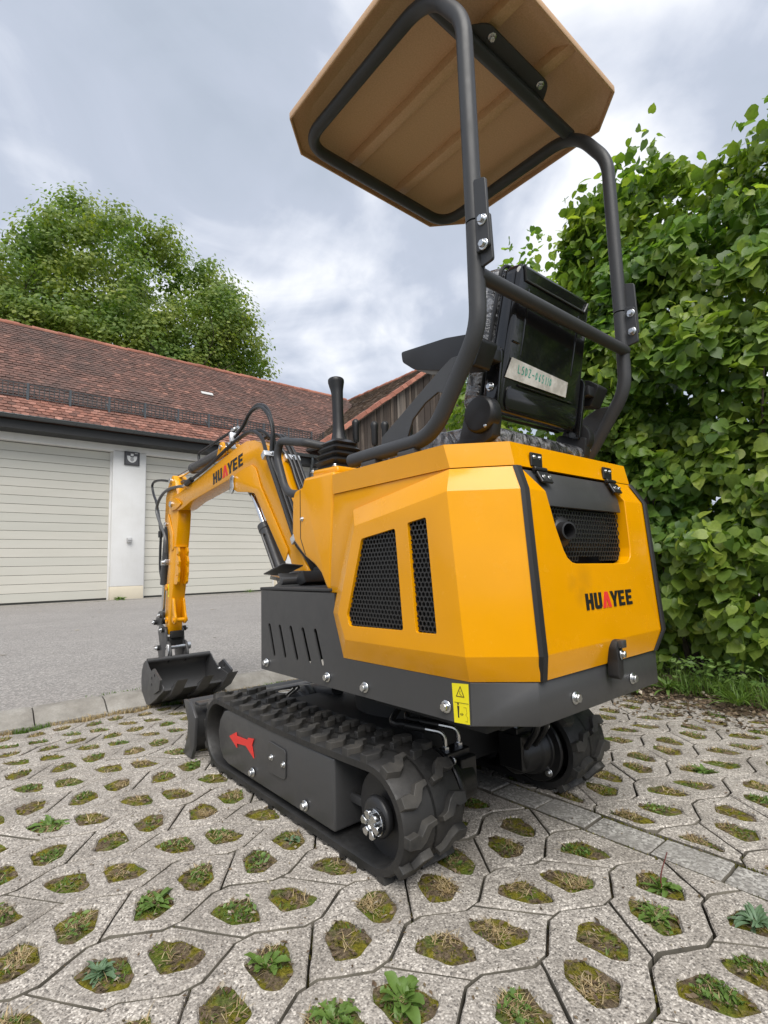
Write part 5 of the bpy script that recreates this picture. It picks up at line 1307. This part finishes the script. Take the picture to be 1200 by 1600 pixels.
for s in (-1, 1):
    hg = MB(); hg.prism([(x, z) for x, z in round_poly([(-.030, -.02), (.015, -.01), (.020, .145), (-.002, .165), (-.022, .150)], .012)], 0, s*.188, s*.200)
    hg.v = [tuple(SM @ Vector((p[0], p[1]+.02, p[2]))) for p in hg.v]; ho = hg.build('recliner_bracket', GLOSSBLK, EX, bevel=.003)
    for z in (.135, .060):
        bolt(ho, SM @ Vector((s*.2005, .018, z)), (s, 0, 0), .9)
    ds = MB(); ds.lathe([(.046, 0), (.046, .028), (.041, .036), (.0, .037)], (s*.205, -.505, 1.065), (s, 0, 0), 32)
    ds.prism(round_poly([(-.455, 1.085), (-.545, 1.06), (-.535, 1.005), (-.48, .985), (-.375, .988), (-.375, .998), (-.43, 1.015)], .008), 0, s*.195, s*.226)
    do = ds.build('recliner_cover', BLACKP, EX, bevel=.003, angle=30)
    bolt(do, (s*.242, -.528, 1.030), (s, 0, 0), .35)
    am = MB(); am.prism(round_poly([(-.296, 1.280), (-.300, 1.250), (-.345, 1.215), (-.43, 1.186), (-.545, 1.160), (-.575, 1.215), (-.545, 1.240), (-.46, 1.260)], .008), 0, s*.292, s*.236)
    am.build('armrest', BLACKP, EX, bevel=.006, seg=3, angle=60)
    ab = MB(); ab.box((s*.222, -.545, 1.20), (.036, .03, .03)); ab.build('armrest_pivot', BLACKP, EX, bevel=.004)
cu = MB(); cu.prism(round_poly([(-.535, .985), (-.535, 1.030), (-.50, 1.047), (-.15, 1.075), (-.10, 1.055), (-.10, .985)], .02), 0, -.205, .205); cu.build('seat_cushion', WRAP, EX, bevel=.02, seg=4, angle=60)
cu = MB(); cu.box((0, -.31, .981), (.36, .40, .018)); cu.build('seat_base', BLACKIN, EX, bevel=.004)

# ---------------------------------------------------------------- boom, stick, bucket
BX0, BX1, BC = -.145, -.055, -.10
bp_ = [(1.989, 1.110), (2.031, 1.146), (2.005, 1.175), (1.913, 1.187), (1.801, 1.203), (1.605, 1.231), (1.055, 1.311), (.968, 1.318), (.885, 1.305), (.813, 1.278), (.765, 1.241), (.707, 1.160), (.519, .842), (.435, .709), (.420, .655), (.470, .640), (.530, .655), (.565, .745), (.829, 1.069), (.846, 1.110), (.878, 1.152), (.930, 1.176), (.991, 1.178), (1.692, 1.113), (1.834, 1.086), (1.90, 1.083)]
bm2 = MB(); bm2.prism(bp_, 0, BX0, BX1); BOOM = bm2.build('boom', YELLOW, EX, bevel=.005, seg=2, angle=40)
for s, x in ((-1, BX0), (1, BX1)):                    # cheek plates that stand proud of the box
    q = MB(); q.prism(round_poly([(.90, 1.193), (.860, 1.170), (.815, 1.085), (.57, .78), (.60, .735), (.87, 1.055), (.945, 1.070), (1.055, 1.085), (1.125, 1.115), (1.125, 1.165), (.99, 1.188)], .012), 0, x+s*.0005, x+s*.006)
    q.build('boom_cheek_plate', YELLOW, BOOM, bevel=.002)
    q = MB(); q.prism(round_poly([(2.045, 1.13), (2.01, 1.165), (1.93, 1.165), (1.84, 1.125), (1.84, 1.11), (1.93, 1.09), (2.01, 1.095)], .02), 0, x+s*.0005, x+s*.008); q.build('boom_tip_plate', YELLOW, BOOM, bevel=.002)
    pn_ = MB(); pn_.lathe([(.019, 0), (.019, .008), (.015, .011), (.0, .011)], (x+s*.008, 2.003, 1.132), (s, 0, 0), 20); pn_.build('pivot_pin', STEEL, BOOM)
    pn_ = MB(); pn_.prism(round_poly([(1.095, 1.175), (1.125, 1.165), (1.118, 1.12), (1.13, 1.09), (1.10, 1.078), (1.078, 1.10), (1.085, 1.14), (1.075, 1.165)], .012), 0, x+s*.0065, x+s*.014); pn_.build('pin_lock', STEEL, BOOM, bevel=.002)
# letters
GLY = {'H': [(0, 0), (.24, 0), (.24, .40), (.40, .40), (.40, 0), (.64, 0), (.64, 1), (.40, 1), (.40, .62), (.24, .62), (.24, 1), (0, 1)],
       'U': [(0, 1), (0, .14), (.12, 0), (.52, 0), (.64, .14), (.64, 1), (.40, 1), (.40, .22), (.24, .22), (.24, 1)],
       'A': [(-.04, 0), (.22, 0), (.36, .55), (.50, 0), (.76, 0), (.50, 1), (.22, 1)],
       'Y': [(.22, 0), (.46, 0), (.46, .38), (.72, 1), (.46, 1), (.34, .62), (.22, 1), (-.04, 1), (.22, .38)],
       'E': [(0, 0), (.60, 0), (.60, .21), (.24, .21), (.24, .40), (.54, .40), (.54, .60), (.24, .60), (.24, .79), (.60, .79), (.60, 1), (0, 1)]}
def lettering(parent, org, du, dv, w, h, out):
    """org: lower left corner, du along the word, dv up, out = outward normal"""
    org, du, dv, out = Vector(org), Vector(du).normalized(), Vector(dv), Vector(out).normalized(); adv = 0; tot = .74*6
    for c in 'HUAYEE':
        g = GLY[c]; mb = MB(); n = len(g)
        P_ = lambda a, b, k: org+du*((adv+a)/tot*w)+dv*(b*h)+out*k
        mb.add([P_(a, b, .0004) for a, b in g]+[P_(a, b, .0011) for a, b in g], [tuple(range(n)), tuple(range(n, 2*n))]+[(i, (i+1) % n, n+(i+1) % n, n+i) for i in range(n)])
        if c == 'A':
            g2 = [(.30, 0), (.42, 0), (.36, .22)]; mb.add([P_(a, b, .0004) for a, b in g2]+[P_(a, b, .0011) for a, b in g2], [(0, 1, 2), (3, 4, 5), (0, 1, 4, 3), (1, 2, 5, 4), (2, 0, 3, 5)])
        mb.build('letter', RED if c == 'A' else INK, parent, smooth=False); adv += .74
lettering(BOOM, (BX0, 1.360, 1.163), (0, -1, .126), (0, .06, .998), .375, .060, (-1, 0, 0))
dzv = Vector((0, door_y(.64)-door_y(.59), .05)).normalized()
lettering(DOOR, (-.094, door_y(.592)-.0012, .592), (1, 0, 0), dzv, .232, .0375, (0, -1, 0))
# lift cylinder
c0, c1 = Vector((BC, 1.04, 1.150)), Vector((BC, .650, .600)); ax = (c1-c0).normalized()
m_ = MB(); m_.tube([c0+ax*.03, c0+ax*.33], .0150, 18); m_.build('cylinder_rod', CHROME, EX)
m_ = MB(); m_.tube([c0-ax*.03, c0+ax*.05, c0+ax*.10], [.03, .028, .019], 16); m_.build('rod_eye', GREYP, EX)
m_ = MB(); m_.lathe([(.02, 0), (.034, .001), (.034, .03), (.031, .034), (.031, .40), (.02, .41)], c0+ax*.293, ax, 24); lc = m_.build('lift_cylinder', GREYP, EX)
m_ = MB(); m_.tube(spline([c0+ax*.36+Vector((-.028, -.012, .01)), c0+ax*.37+Vector((-.040, -.012, .01)), c0+ax*.42+Vector((-.036, -.014, 0)), c0+ax*.62+Vector((-.036, -.014, 0))], 5), .006, 8); m_.build('cylinder_pipe', GREYP, lc)
m_ = MB(); m_.lathe([(.012, 0), (.012, .03), (.009, .032), (.009, .06), (.013, .062), (.013, .075)], (-.15, .62, .645), (.15, .45, 1), 6); m_.build('hydraulic_fitting', STEEL, EX)
m_ = MB(); m_.lathe([(.014, 0), (.014, .02), (.010, .022), (.010, .06)], (-.17, .56, .665), (-.7, .4, .2), 6); m_.build('hydraulic_fitting', STEEL, EX)
sb_ = MB(); sb_.prism([(.36, .42), (.36, .62), (.43, .70), (.50, .70), (.70, .62), (.72, .56), (.62, .50), (.48, .42)], 0, BC-.075, BC-.055); sb_.prism([(.36, .42), (.36, .62), (.43, .70), (.50, .70), (.70, .62), (.72, .56), (.62, .50), (.48, .42)], 0, BC+.055, BC+.075); sb_.lathe([(.05, 0), (.05, .26)], (BC, .42, .40), (0, 0, 1), 20); sb_.build('swing_bracket', GREYP, EX, bevel=.004)
# arm cylinder on the boom back
a0, a1 = Vector((BC, 1.262, 1.345)), Vector((BC, 2.040, 1.312)); ax = (a1-a0).normalized(); L = (a1-a0).length
m_ = MB(); m_.lathe([(.02, 0), (.029, .001), (.029, L-.315), (.033, L-.31), (.033, L-.285), (.02, L-.283)], a0+ax*.02, ax, 24); ac = m_.build('arm_cylinder', GREYP, EX)
m_ = MB(); m_.tube([a0+ax*(L-.28), a1], .0125, 14); m_.build('cylinder_rod', CHROME, EX)
m_ = MB(); m_.lathe([(.03, -.02), (.03, .02)], a0-ax*.005, (1, 0, 0), 18); m_.lathe([(.012, -.055), (.012, .055)], a0-ax*.005, (1, 0, 0), 14); m_.build('rod_eye', STEEL, EX)
m_ = MB(); m_.prism(round_poly([(1.20, 1.30), (1.235, 1.372), (1.275, 1.372), (1.33, 1.28)], .015), 0, BC-.048, BC-.036); m_.prism(round_poly([(1.20, 1.30), (1.235, 1.372), (1.275, 1.372), (1.33, 1.28)], .015), 0, BC+.036, BC+.048); m_.build('cylinder_lug', YELLOW, BOOM, bevel=.002)
def PY(px, py, X):                                   # hand-measured points of the boom side, listed as y, z
    return Vector((X, px, py))
# pipe above the cylinder
m_ = MB(); m_.tube(fillet([(-.11, 1.66, 1.35), (-.11, 1.67, 1.395), (-.11, 1.60, 1.40), (-.11, 1.19, 1.425)], .02, 5), .0075, 10); m_.build('cylinder_pipe', BLACKP, ac)
m_ = MB(); m_.lathe([(.011, 0), (.011, .035), (.008, .036), (.008, .07)], (-.11, 1.20, 1.424), (0, -1, .06), 8); m_.build('hydraulic_fitting', STEEL, EX)
# ---------------------------------------------------------------- hoses on the boom
def hose(pts, r=.0085, name='hydraulic_hose', mat=None, par=None, n=7):
    m = MB(); m.tube(spline(pts, n), r, 10); return m.build(name, mat or HOSE, par or EX)
down = lambda x: [(x, .712, 1.196), (x, .645, 1.085), (x, .572, .965), (x, .500, .845), (x, .470, .800)]
hose([(-.11, 1.20, 1.424-.01), (-.112, 1.135, 1.400), (-.115, 1.053, 1.415), (-.118, 1.0, 1.452), (-.12, .943, 1.476), (-.12, .876, 1.476), (-.12, .805, 1.440), (-.122, .758, 1.370), (-.125, .735, 1.290)]+down(-.128))
hose([(-.135, 1.16, 1.370), (-.14, 1.080, 1.374), (-.14, 1.01, 1.400), (-.14, .950, 1.440), (-.14, .885, 1.456), (-.14, .815, 1.442), (-.14, .748, 1.385), (-.14, .715, 1.310)]+down(-.148))
hose([(-.152, 1.66, 1.236), (-.153, 1.53, 1.252), (-.152, 1.33, 1.288), (-.15, 1.16, 1.326), (-.145, 1.056, 1.348), (-.142, .98, 1.357), (-.145, .905, 1.350), (-.147, .84, 1.325), (-.15, .785, 1.28)]+down(-.168))
hose([(-.135, 1.66, 1.252), (-.135, 1.53, 1.268), (-.134, 1.33, 1.304), (-.13, 1.16, 1.342), (-.125, 1.056, 1.360), (-.122, .97, 1.366), (-.11, .88, 1.352), (-.10, .80, 1.30)]+down(-.062))
for x in (-.040, -.018): hose([(x-.02, .95, 1.34), (x, .86, 1.34), (x, .775, 1.275)]+down(x))
for k, x in enumerate((-.168, -.148, -.128, -.062, -.040, -.018)):
    hose([(x, .470, .800), (x*.9+.01, .440, .745), (x*.8+.02, .425, .68), (x*.7+.03, .40, .60)], n=5)
for x0, x1, y, z in ((-.185, -.112, .720, 1.200), (-.078, -.002, .728, 1.198), (-.182, -.112, .482, .822)):
    m_ = MB(); m_.box(((x0+x1)/2, y, z), (x1-x0, .030, .034), Matrix.Rotation(radians(58), 3, 'X')); mo_ = m_.build('hose_clamp', ALU, BOOM, bevel=.003)
    link('bolt', BOLT, mo_, Matrix.Translation(((x0+x1)/2, y-.017, z+.010)) @ Matrix.Rotation(radians(58), 4, 'X') @ Matrix.Scale(.7, 4))
m_ = MB(); m_.box((-.138, 1.118, 1.366), (.045, .022, .050), Matrix.Rotation(radians(-12), 3, 'X')); m_.build('hose_clamp', ALU, BOOM, bevel=.003)
m_ = MB(); m_.tube([(-.152, 1.74, 1.222), (-.152, 1.66, 1.236)], .016, 14); m_.build('hose_sleeve', HOSE, EX)
m_ = MB(); m_.tube([(-.152, 1.80, 1.216), (-.152, 1.74, 1.222)], [.008, .013], 10); m_.tube([(-.152, 1.755, 1.218), (-.152, 1.725, 1.225)], .0125, 6); m_.build('hydraulic_fitting', STEEL, EX)
hose([(-.152, 1.80, 1.216), (-.150, 1.90, 1.228), (-.150, 2.05, 1.234), (-.150, 2.17, 1.222), (-.150, 2.27, 1.180), (-.150, 2.305, 1.130), (-.150, 2.275, 1.080), (-.150, 2.20, 1.01), (-.150, 2.135, .955), (-.148, 2.11, .90), (-.140, 2.13, .84)], .0095, mat=simple('hose_grey_sleeve', (.09, .092, .095), .35))
hose([(-.10, 1.90, 1.262), (-.10, 2.06, 1.283), (-.095, 2.23, 1.315), (-.09, 2.42, 1.350), (-.085, 2.58, 1.365), (-.08, 2.655, 1.345), (-.08, 2.62, 1.28), (-.09, 2.52, 1.21), (-.11, 2.40, 1.12), (-.12, 2.33, 1.03), (-.125, 2.29, .96), (-.128, 2.285, .86), (-.13, 2.275, .74), (-.13, 2.24, .675)], .0085)
m_ = MB(); m_.tube([(-.127, 2.29, .985), (-.127, 2.288, .945)], .015, 10); m_.build('hose_joint', BLACKP, EX)
m_ = MB(); m_.tube([(-.10, 1.94, 1.268), (-.10, 1.85, 1.256)], .014, 12); m_.build('hose_sleeve', HOSE, EX)

# ---------------------------------------------------------------- stick
S0, S1 = -.140, -.060
sp_ = [(2.035, 1.318), (2.099, 1.272), (2.150, 1.195), (2.165, 1.046), (2.105, .975), (2.085, .874), (2.080, .784), (2.110, .641), (2.128, .533), (2.130, .424), (2.118, .353), (2.085, .329), (2.058, .333), (2.040, .429), (2.008, .557), (1.966, .711), (1.951, .866), (1.930, .953), (1.915, 1.070), (1.940, 1.16), (1.975, 1.27), (2.01, 1.315)]
m_ = MB(); m_.prism(sp_, 0, S0, S1); STICK = m_.build('stick', YELLOW, EX, bevel=.004, seg=2, angle=40)
for x, s in ((S0, -1), (S1, 1)):
    q = MB(); q.prism(round_poly([(2.085, 1.085), (2.060, 1.05), (1.985, .945), (1.975, .85), (2.02, .84), (2.04, .93), (2.11, 1.03)], .015), 0, x+s*.0005, x+s*.006); q.build('stick_side_plate', YELLOW, STICK, bevel=.002)
    for y, z in ((2.02, .90), (2.10, .62), (2.09, .42)):
        q = MB(); q.lathe([(.020, 0), (.020, .006), (.010, .0065), (.010, .003)], (x, y, z), (s, 0, 0), 18); q.build('pin_boss', YELLOW, STICK)
    for y, z in ((2.125, 1.015),):
        q = MB(); q.lathe([(.017, 0), (.017, .010), (.012, .013), (0, .013)], (x+s*.002, y, z), (s, 0, 0), 16); q.build('pivot_pin', STEEL, STICK)
    q = MB(); q.lathe([(.017, 0), (.017, .014), (.0, .015)], (x, 2.045, 1.285), (s, 0, 0), 16); q.build('pivot_pin', STEEL, STICK)
# three-hole thumb mounts on the rear face and the lower cross lug
for x in (-.132, -.080):
    out = []
    for z, w in ((.862, .030), (.835, .038), (.808, .026), (.775, .036), (.742, .026), (.708, .034), (.680, .030), (.655, .032), (.640, .018)):
        out.append((z, w))
    poly = [(1.952-w-.022*(1-min(1, abs(z-.75)/.14)), z) for z, w in out]+[(1.975+.012*(1-abs(z-.75)/.12), z) for z, w in out[::-1]]
    hl = [[(1.935+.0085*cos(2*pi*k/10)+dy, zc+.0085*sin(2*pi*k/10)) for k in range(10)] for zc, dy in ((.815, -.012), (.752, -.022), (.690, -.008))]
    q = MB(); q.plate([poly]+hl, 0, x-.006, x+.006); q.build('thumb_bracket', YELLOW, STICK, smooth=False)
q = MB(); q.box((-.106, 1.965, .868), (.075, .05, .008)); q.build('thumb_bracket_cap', YELLOW, STICK, bevel=.003)
for x in (-.132, -.072):
    q = MB(); q.prism(round_poly([(2.010, .56), (1.985, .55), (1.962, .47), (1.945, .435), (1.955, .405), (1.985, .40), (2.035, .435)], .012), 0, x-.006, x+.006); q.build('lower_lug', YELLOW, STICK, bevel=.002)
q = MB(); q.tube([(-.145, 1.972, .425), (-.058, 1.972, .425)], .013, 14); q.build('lug_tube', YELLOW, STICK)
q = MB(); q.prism(rrect(2.06, .56, 2.078, .64, .003), 0, S0-.0003, S0-.001); q.build('warning_label', STICKY, STICK, smooth=False)
q = MB(); q.prism(rrect(2.064, .575, 2.074, .60, .001), 0, S0-.0011, S0-.0016); q.prism(rrect(2.064, .607, 2.074, .612, .001), 0, S0-.0011, S0-.0016); q.build('label_print', STKLINE, STICK, smooth=False)
# bucket cylinder along the front of the stick
m_ = MB(); m_.lathe([(.02, 0), (.026, .001), (.026, .37), (.02, .372)], (BC-.02, 2.150, 1.00), (0, .10, -.52), 20); m_.build('bucket_cylinder', GREYP, EX)
m_ = MB(); m_.tube([(BC-.02, 2.215, .66), (BC-.02, 2.235, .45)], .0125, 14); m_.build('cylinder_rod', CHROME, EX)
m_ = MB(); m_.box((BC-.02, 2.105, .775), (.095, .085, .035)); m_.build('cylinder_clamp', STEEL, EX, bevel=.003)
for x in (-.168, -.045): bolt(EX, (x, 2.08, .775), (-1 if x < -.1 else 1, 0, 0), 1.3)
# linkage, quick hitch
for x in (-.150, -.052):
    q = MB(); q.prism(round_poly([(2.115, .475), (2.205, .470), (2.265, .415), (2.262, .385), (2.225, .375), (2.14, .405)], .018), 0, x-.006, x+.006); q.build('tipping_link', GREYP, EX, bevel=.002)
    q = MB(); q.prism(round_poly([(2.165, .395), (2.200, .35), (2.16, .26), (2.195, .225), (2.17, .165), (2.05, .165), (2.03, .245), (2.05, .36), (2.08, .375)], .012), 0, x*1.03-.006, x*1.03+.006); q.build('quick_hitch_plate', GREYP, EX, bevel=.002)
for y, z, w in ((2.24, .398, .075), (2.09, .362, .075), (2.17, .245, .075), (2.15, .445, .07)):
    q = MB(); q.tube([(BC-w, y, z), (BC+w, y, z)], .016, 16); q.build('linkage_pin', BLACKIN if z < .4 else GREYP, EX)
    for s in (-1, 1): bolt(EX, (BC+s*w, y, z), (s, 0, 0), 1.15)
q = MB(); q.box((BC, 2.065, .290), (.09, .05, .055)); q.box((BC, 2.03, .335), (.075, .03, .04)); q.build('quick_hitch_body', BLACKIN, EX, bevel=.004)
q = MB(); q.tube([(BC-.05, 2.010, .262), (BC+.05, 2.010, .262)], .012, 14); q.lathe([(.022, 0), (.022, .022), (.016, .024)], (BC+.052, 2.010, .262), (1, 0, 0), 12); q.build('hitch_pin', STEEL, EX)
q = MB(); q.prism(round_poly([(2.04, .275), (2.00, .285), (1.985, .235), (2.01, .205), (2.05, .20)], .012), 0, BC-.062, BC-.052); q.build('hitch_lock', STEEL, EX, bevel=.003)
# bucket
bprof = [(1.985, .205), (2.020, .188), (2.052, .140), (2.058, .075), (2.040, .010), (1.995, -.030), (1.930, -.040), (1.860, -.015), (1.780, .020), (1.650, .085)]
bin_ = [(1.985-.0, .195), (2.010, .180), (2.040, .136), (2.046, .076), (2.029, .016), (1.988, -.020), (1.931, -.029), (1.865, -.005), (1.785, .031), (1.655, .096)]
bk = MB(); bk.prism(bprof+bin_[::-1], 0, -.285, .085); BUCK = bk.build('bucket', GREYP, EX, angle=35)
for x, s in ((-.285, -1), (.085, 1)):
    q = MB(); q.prism([(p[0], p[1]) for p in bprof]+[(1.655, .105), (1.70, .115), (1.79, .130), (1.86, .145), (1.92, .175), (1.965, .205)], 0, x, x+s*.007); q.build('bucket_side_plate', GREYP, BUCK, bevel=.0015, seg=1)
    q = MB(); q.plate([[(1.855, .155), (1.790, .185), (1.670, .140), (1.690, .085), (1.78, .050), (1.86, .085)]]+[[(cy+.010*cos(2*pi*k/10), cz+.010*sin(2*pi*k/10)) for k in range(10)] for cy, cz in ((1.815, .130), (1.815, .095), (1.765, .150))], 0, x+s*.0075, x+s*.019); q.build('side_cutter', GREYP, BUCK, smooth=False)
    bolt(BUCK, (x-s*.0005, 1.815, .13), (-s, 0, 0), .9)
q = MB(); q.tube([(-.285, 1.975, .203), (.085, 1.975, .203)], .014, 14); q.build('bucket_top_tube', GREYP, BUCK)
for x in (-.150, -.05):
    q = MB(); q.prism(round_poly([(2.045, .155), (2.075, .24), (2.045, .30), (2.00, .29), (1.965, .225), (1.975, .19)], .02), 0, x-.006, x+.006); q.build('bucket_ear', GREYP, BUCK, bevel=.002)
for x in (-.225, -.085, .055):
    q = MB(); d_ = Vector((1.650-1.80, .085-.012)).normalized(); nn = Vector((-d_.y, d_.x))
    if nn.y > 0: nn = -nn
    P0 = Vector((1.80, .012)); P1 = Vector((1.548, .150))
    q.prism([tuple(P0+nn*.001), tuple(P0+nn*.014), tuple(Vector((1.655, .080))+nn*.018), tuple(P1), tuple(Vector((1.652, .096))+nn*.001-nn*.004)], 0, x-.028, x+.028); q.build('bucket_tooth', GREYP, BUCK, bevel=.0015, seg=1)
# ================================================================== WEEDS
def weed(label, pos, n_, L_, W_, mat, up=.5, seed=0, serr=0.0, stalk=0, name='weed_plant', cat='weed', snap=True):
    if pos[2] < 0 and snap:                               # root it in the nearest paver hole
        b_ = min(HOLES, key=lambda q: (sum(p[0] for p in q[0])/len(q[0])-pos[0])**2+(sum(p[1] for p in q[0])/len(q[0])-pos[1])**2)[0]
        hc = (sum(p[0] for p in b_)/len(b_), sum(p[1] for p in b_)/len(b_)); pos = (pos[0]*.3+hc[0]*.7, pos[1]*.3+hc[1]*.7, pos[2])
    root = empty(name, pos); tag(root, label, cat); rg = random.Random(seed)
    for k in range(int(n_*1.35)):
        a = k*2.4+rg.uniform(-.6, .6); young = k/(n_*1.35); l = L_*.9*rg.uniform(.75, 1.05)*(1.05-.6*young); e = max(.03, min(1.4, up*.55+young*.75+rg.gauss(0, .16))); w = W_*.95*rg.uniform(.6, 1.05)*(1-.35*young)
        v, f = [], []; K = 9; pr = Vector((rg.uniform(-.006, .006), rg.uniform(-.006, .006), .002)); curl = rg.uniform(.4, 1.5); sway = rg.uniform(-.9, .9); roll = rg.uniform(-.5, .5)
        for i in range(K+1):
            u = i/K; wd = w*(sin(pi*min(1, u*.90+.05))**.8)*(.22+.78*min(1, u*1.8))*(1+serr*(1 if i % 2 else -1)*rg.uniform(.5, 1.3))*rg.uniform(.88, 1.12); el_ = e-u*u*curl; aa = a+sway*u*u
            if i: pr = pr+Vector((cos(aa)*cos(el_), sin(aa)*cos(el_), sin(el_)))*l/K
            sd_ = Vector((-sin(aa), cos(aa), roll*.6)).normalized(); lift = Vector((0, 0, 1))*wd*.22
            v += [tuple(pr-sd_*wd/2+lift), tuple(pr), tuple(pr+sd_*wd/2+lift)]
        for i in range(K): f += [(3*i, 3*i+1, 3*i+4, 3*i+3), (3*i+1, 3*i+2, 3*i+5, 3*i+4)]
        raw('leaf', v, f, mat, root, smooth=True)
    for k in range(stalk):
        s_ = MB(); s_.tube(spline([(0, 0, 0), (rg.uniform(-.01, .01), 0, .03), (rg.uniform(-.02, .02), rg.uniform(-.02, .02), .075)], 4), [.0018-.0001*i for i in range(9)], 6); s_.build('stalk', WEEDR, root)
    return root
weed('blue green rosette weed with narrow pointed leaves at the lower left', (-.985, -.165, -.006), 26, .045, .012, WEEDB, .45, 1)
weed('broad leaved green weed growing from a left paver hole, left of centre', (-.823, -.040, -.008), 13, .062, .020, WEEDG, .42, 2)
weed('sprawling weed with dark spreading leaves in a hole at the middle left', (-.925, .545, -.008), 14, .085, .019, WEEDG, .30, 3, .2)
weed('upright leafy weed beside bare soil, in the hole left of the track rear', (-.752, -.350, -.008), 10, .055, .022, WEEDG, .7, 4, .1)
weed('jagged leaved weed at the bottom edge of the photo, left of the round leaved one', (-.718, -.515, -.008), 22, .058, .015, WEEDG, .55, 5, .35)
weed('weed with large round leaves at the bottom edge of the photo', (-.598, -.590, -.008), 13, .062, .027, WEEDG, .75, 6)
weed('green weed with a thin red stem beside the stone strip', (.010, -.752, -.008), 18, .060, .018, WEEDG, .35, 7, .15, stalk=1)
weed('limp brownish green weed below the red stemmed one', (-.100, -.790, -.008), 15, .058, .015, WEEDG, .25, 8, .2)
weed('pale rosette with long pointed leaves at the right edge of the photo', (.012, -.895, -.006), 22, .070, .015, WEEDB, .35, 9)
weed('small bushy weed in a far paver hole to the right of the machine', (.725, -.622, -.008), 12, .055, .016, WEEDG, .6, 10, .1)
weed('small lobed weed just below the left rubber track', (-.478, -.020, -.008), 8, .035, .020, WEEDB, .35, 11)
weed('leafy weed at the foot of the white garage pillar', (2.60, 14.86, .02), 26, .26, .09, WEEDG, .55, 12)
weed('thin weed in front of the right garage door sill', (6.5, 14.80, .02), 14, .34, .03, WEEDG, .9, 13)
weed('tuft of young shoots at the edge of the planting bed, behind the rear skirt', (1.72, -.08, .02), 24, .16, .022, WEEDG, .8, 14)
weed('bright green grass clump at the front edge of the planting bed on the right', (1.62, -.43, .02), 34, .20, .009, GRASSM, 1.0, 15, name='grass_clump', cat='grass clump')
weed('leafy sprout among the grass under the hazel shrub', (1.86, -.36, .03), 20, .17, .035, WEEDG, .85, 16)
weed('low leafy weed at the paving edge next to a pale dry leaf', (1.58, .05, .01), 20, .10, .022, WEEDG, .5, 17)
lfz = MB(); lfz.add([(0, 0, 0), (.05, .018, .016), (.11, .012, .020), (.15, 0, .006), (.10, -.022, .012), (.04, -.018, .010)], [(0, 1, 5), (1, 2, 4, 5), (2, 3, 4)])
lo_ = lfz.build('dry_leaf', simple('dry_leaf_pale', (.52, .44, .36), .7)); lo_.location = (1.56, -.02, .02); lo_.rotation_euler = (0, .1, .8); tag(lo_, 'pale curled dry leaf on the soil at the edge of the paving', 'dry leaf')
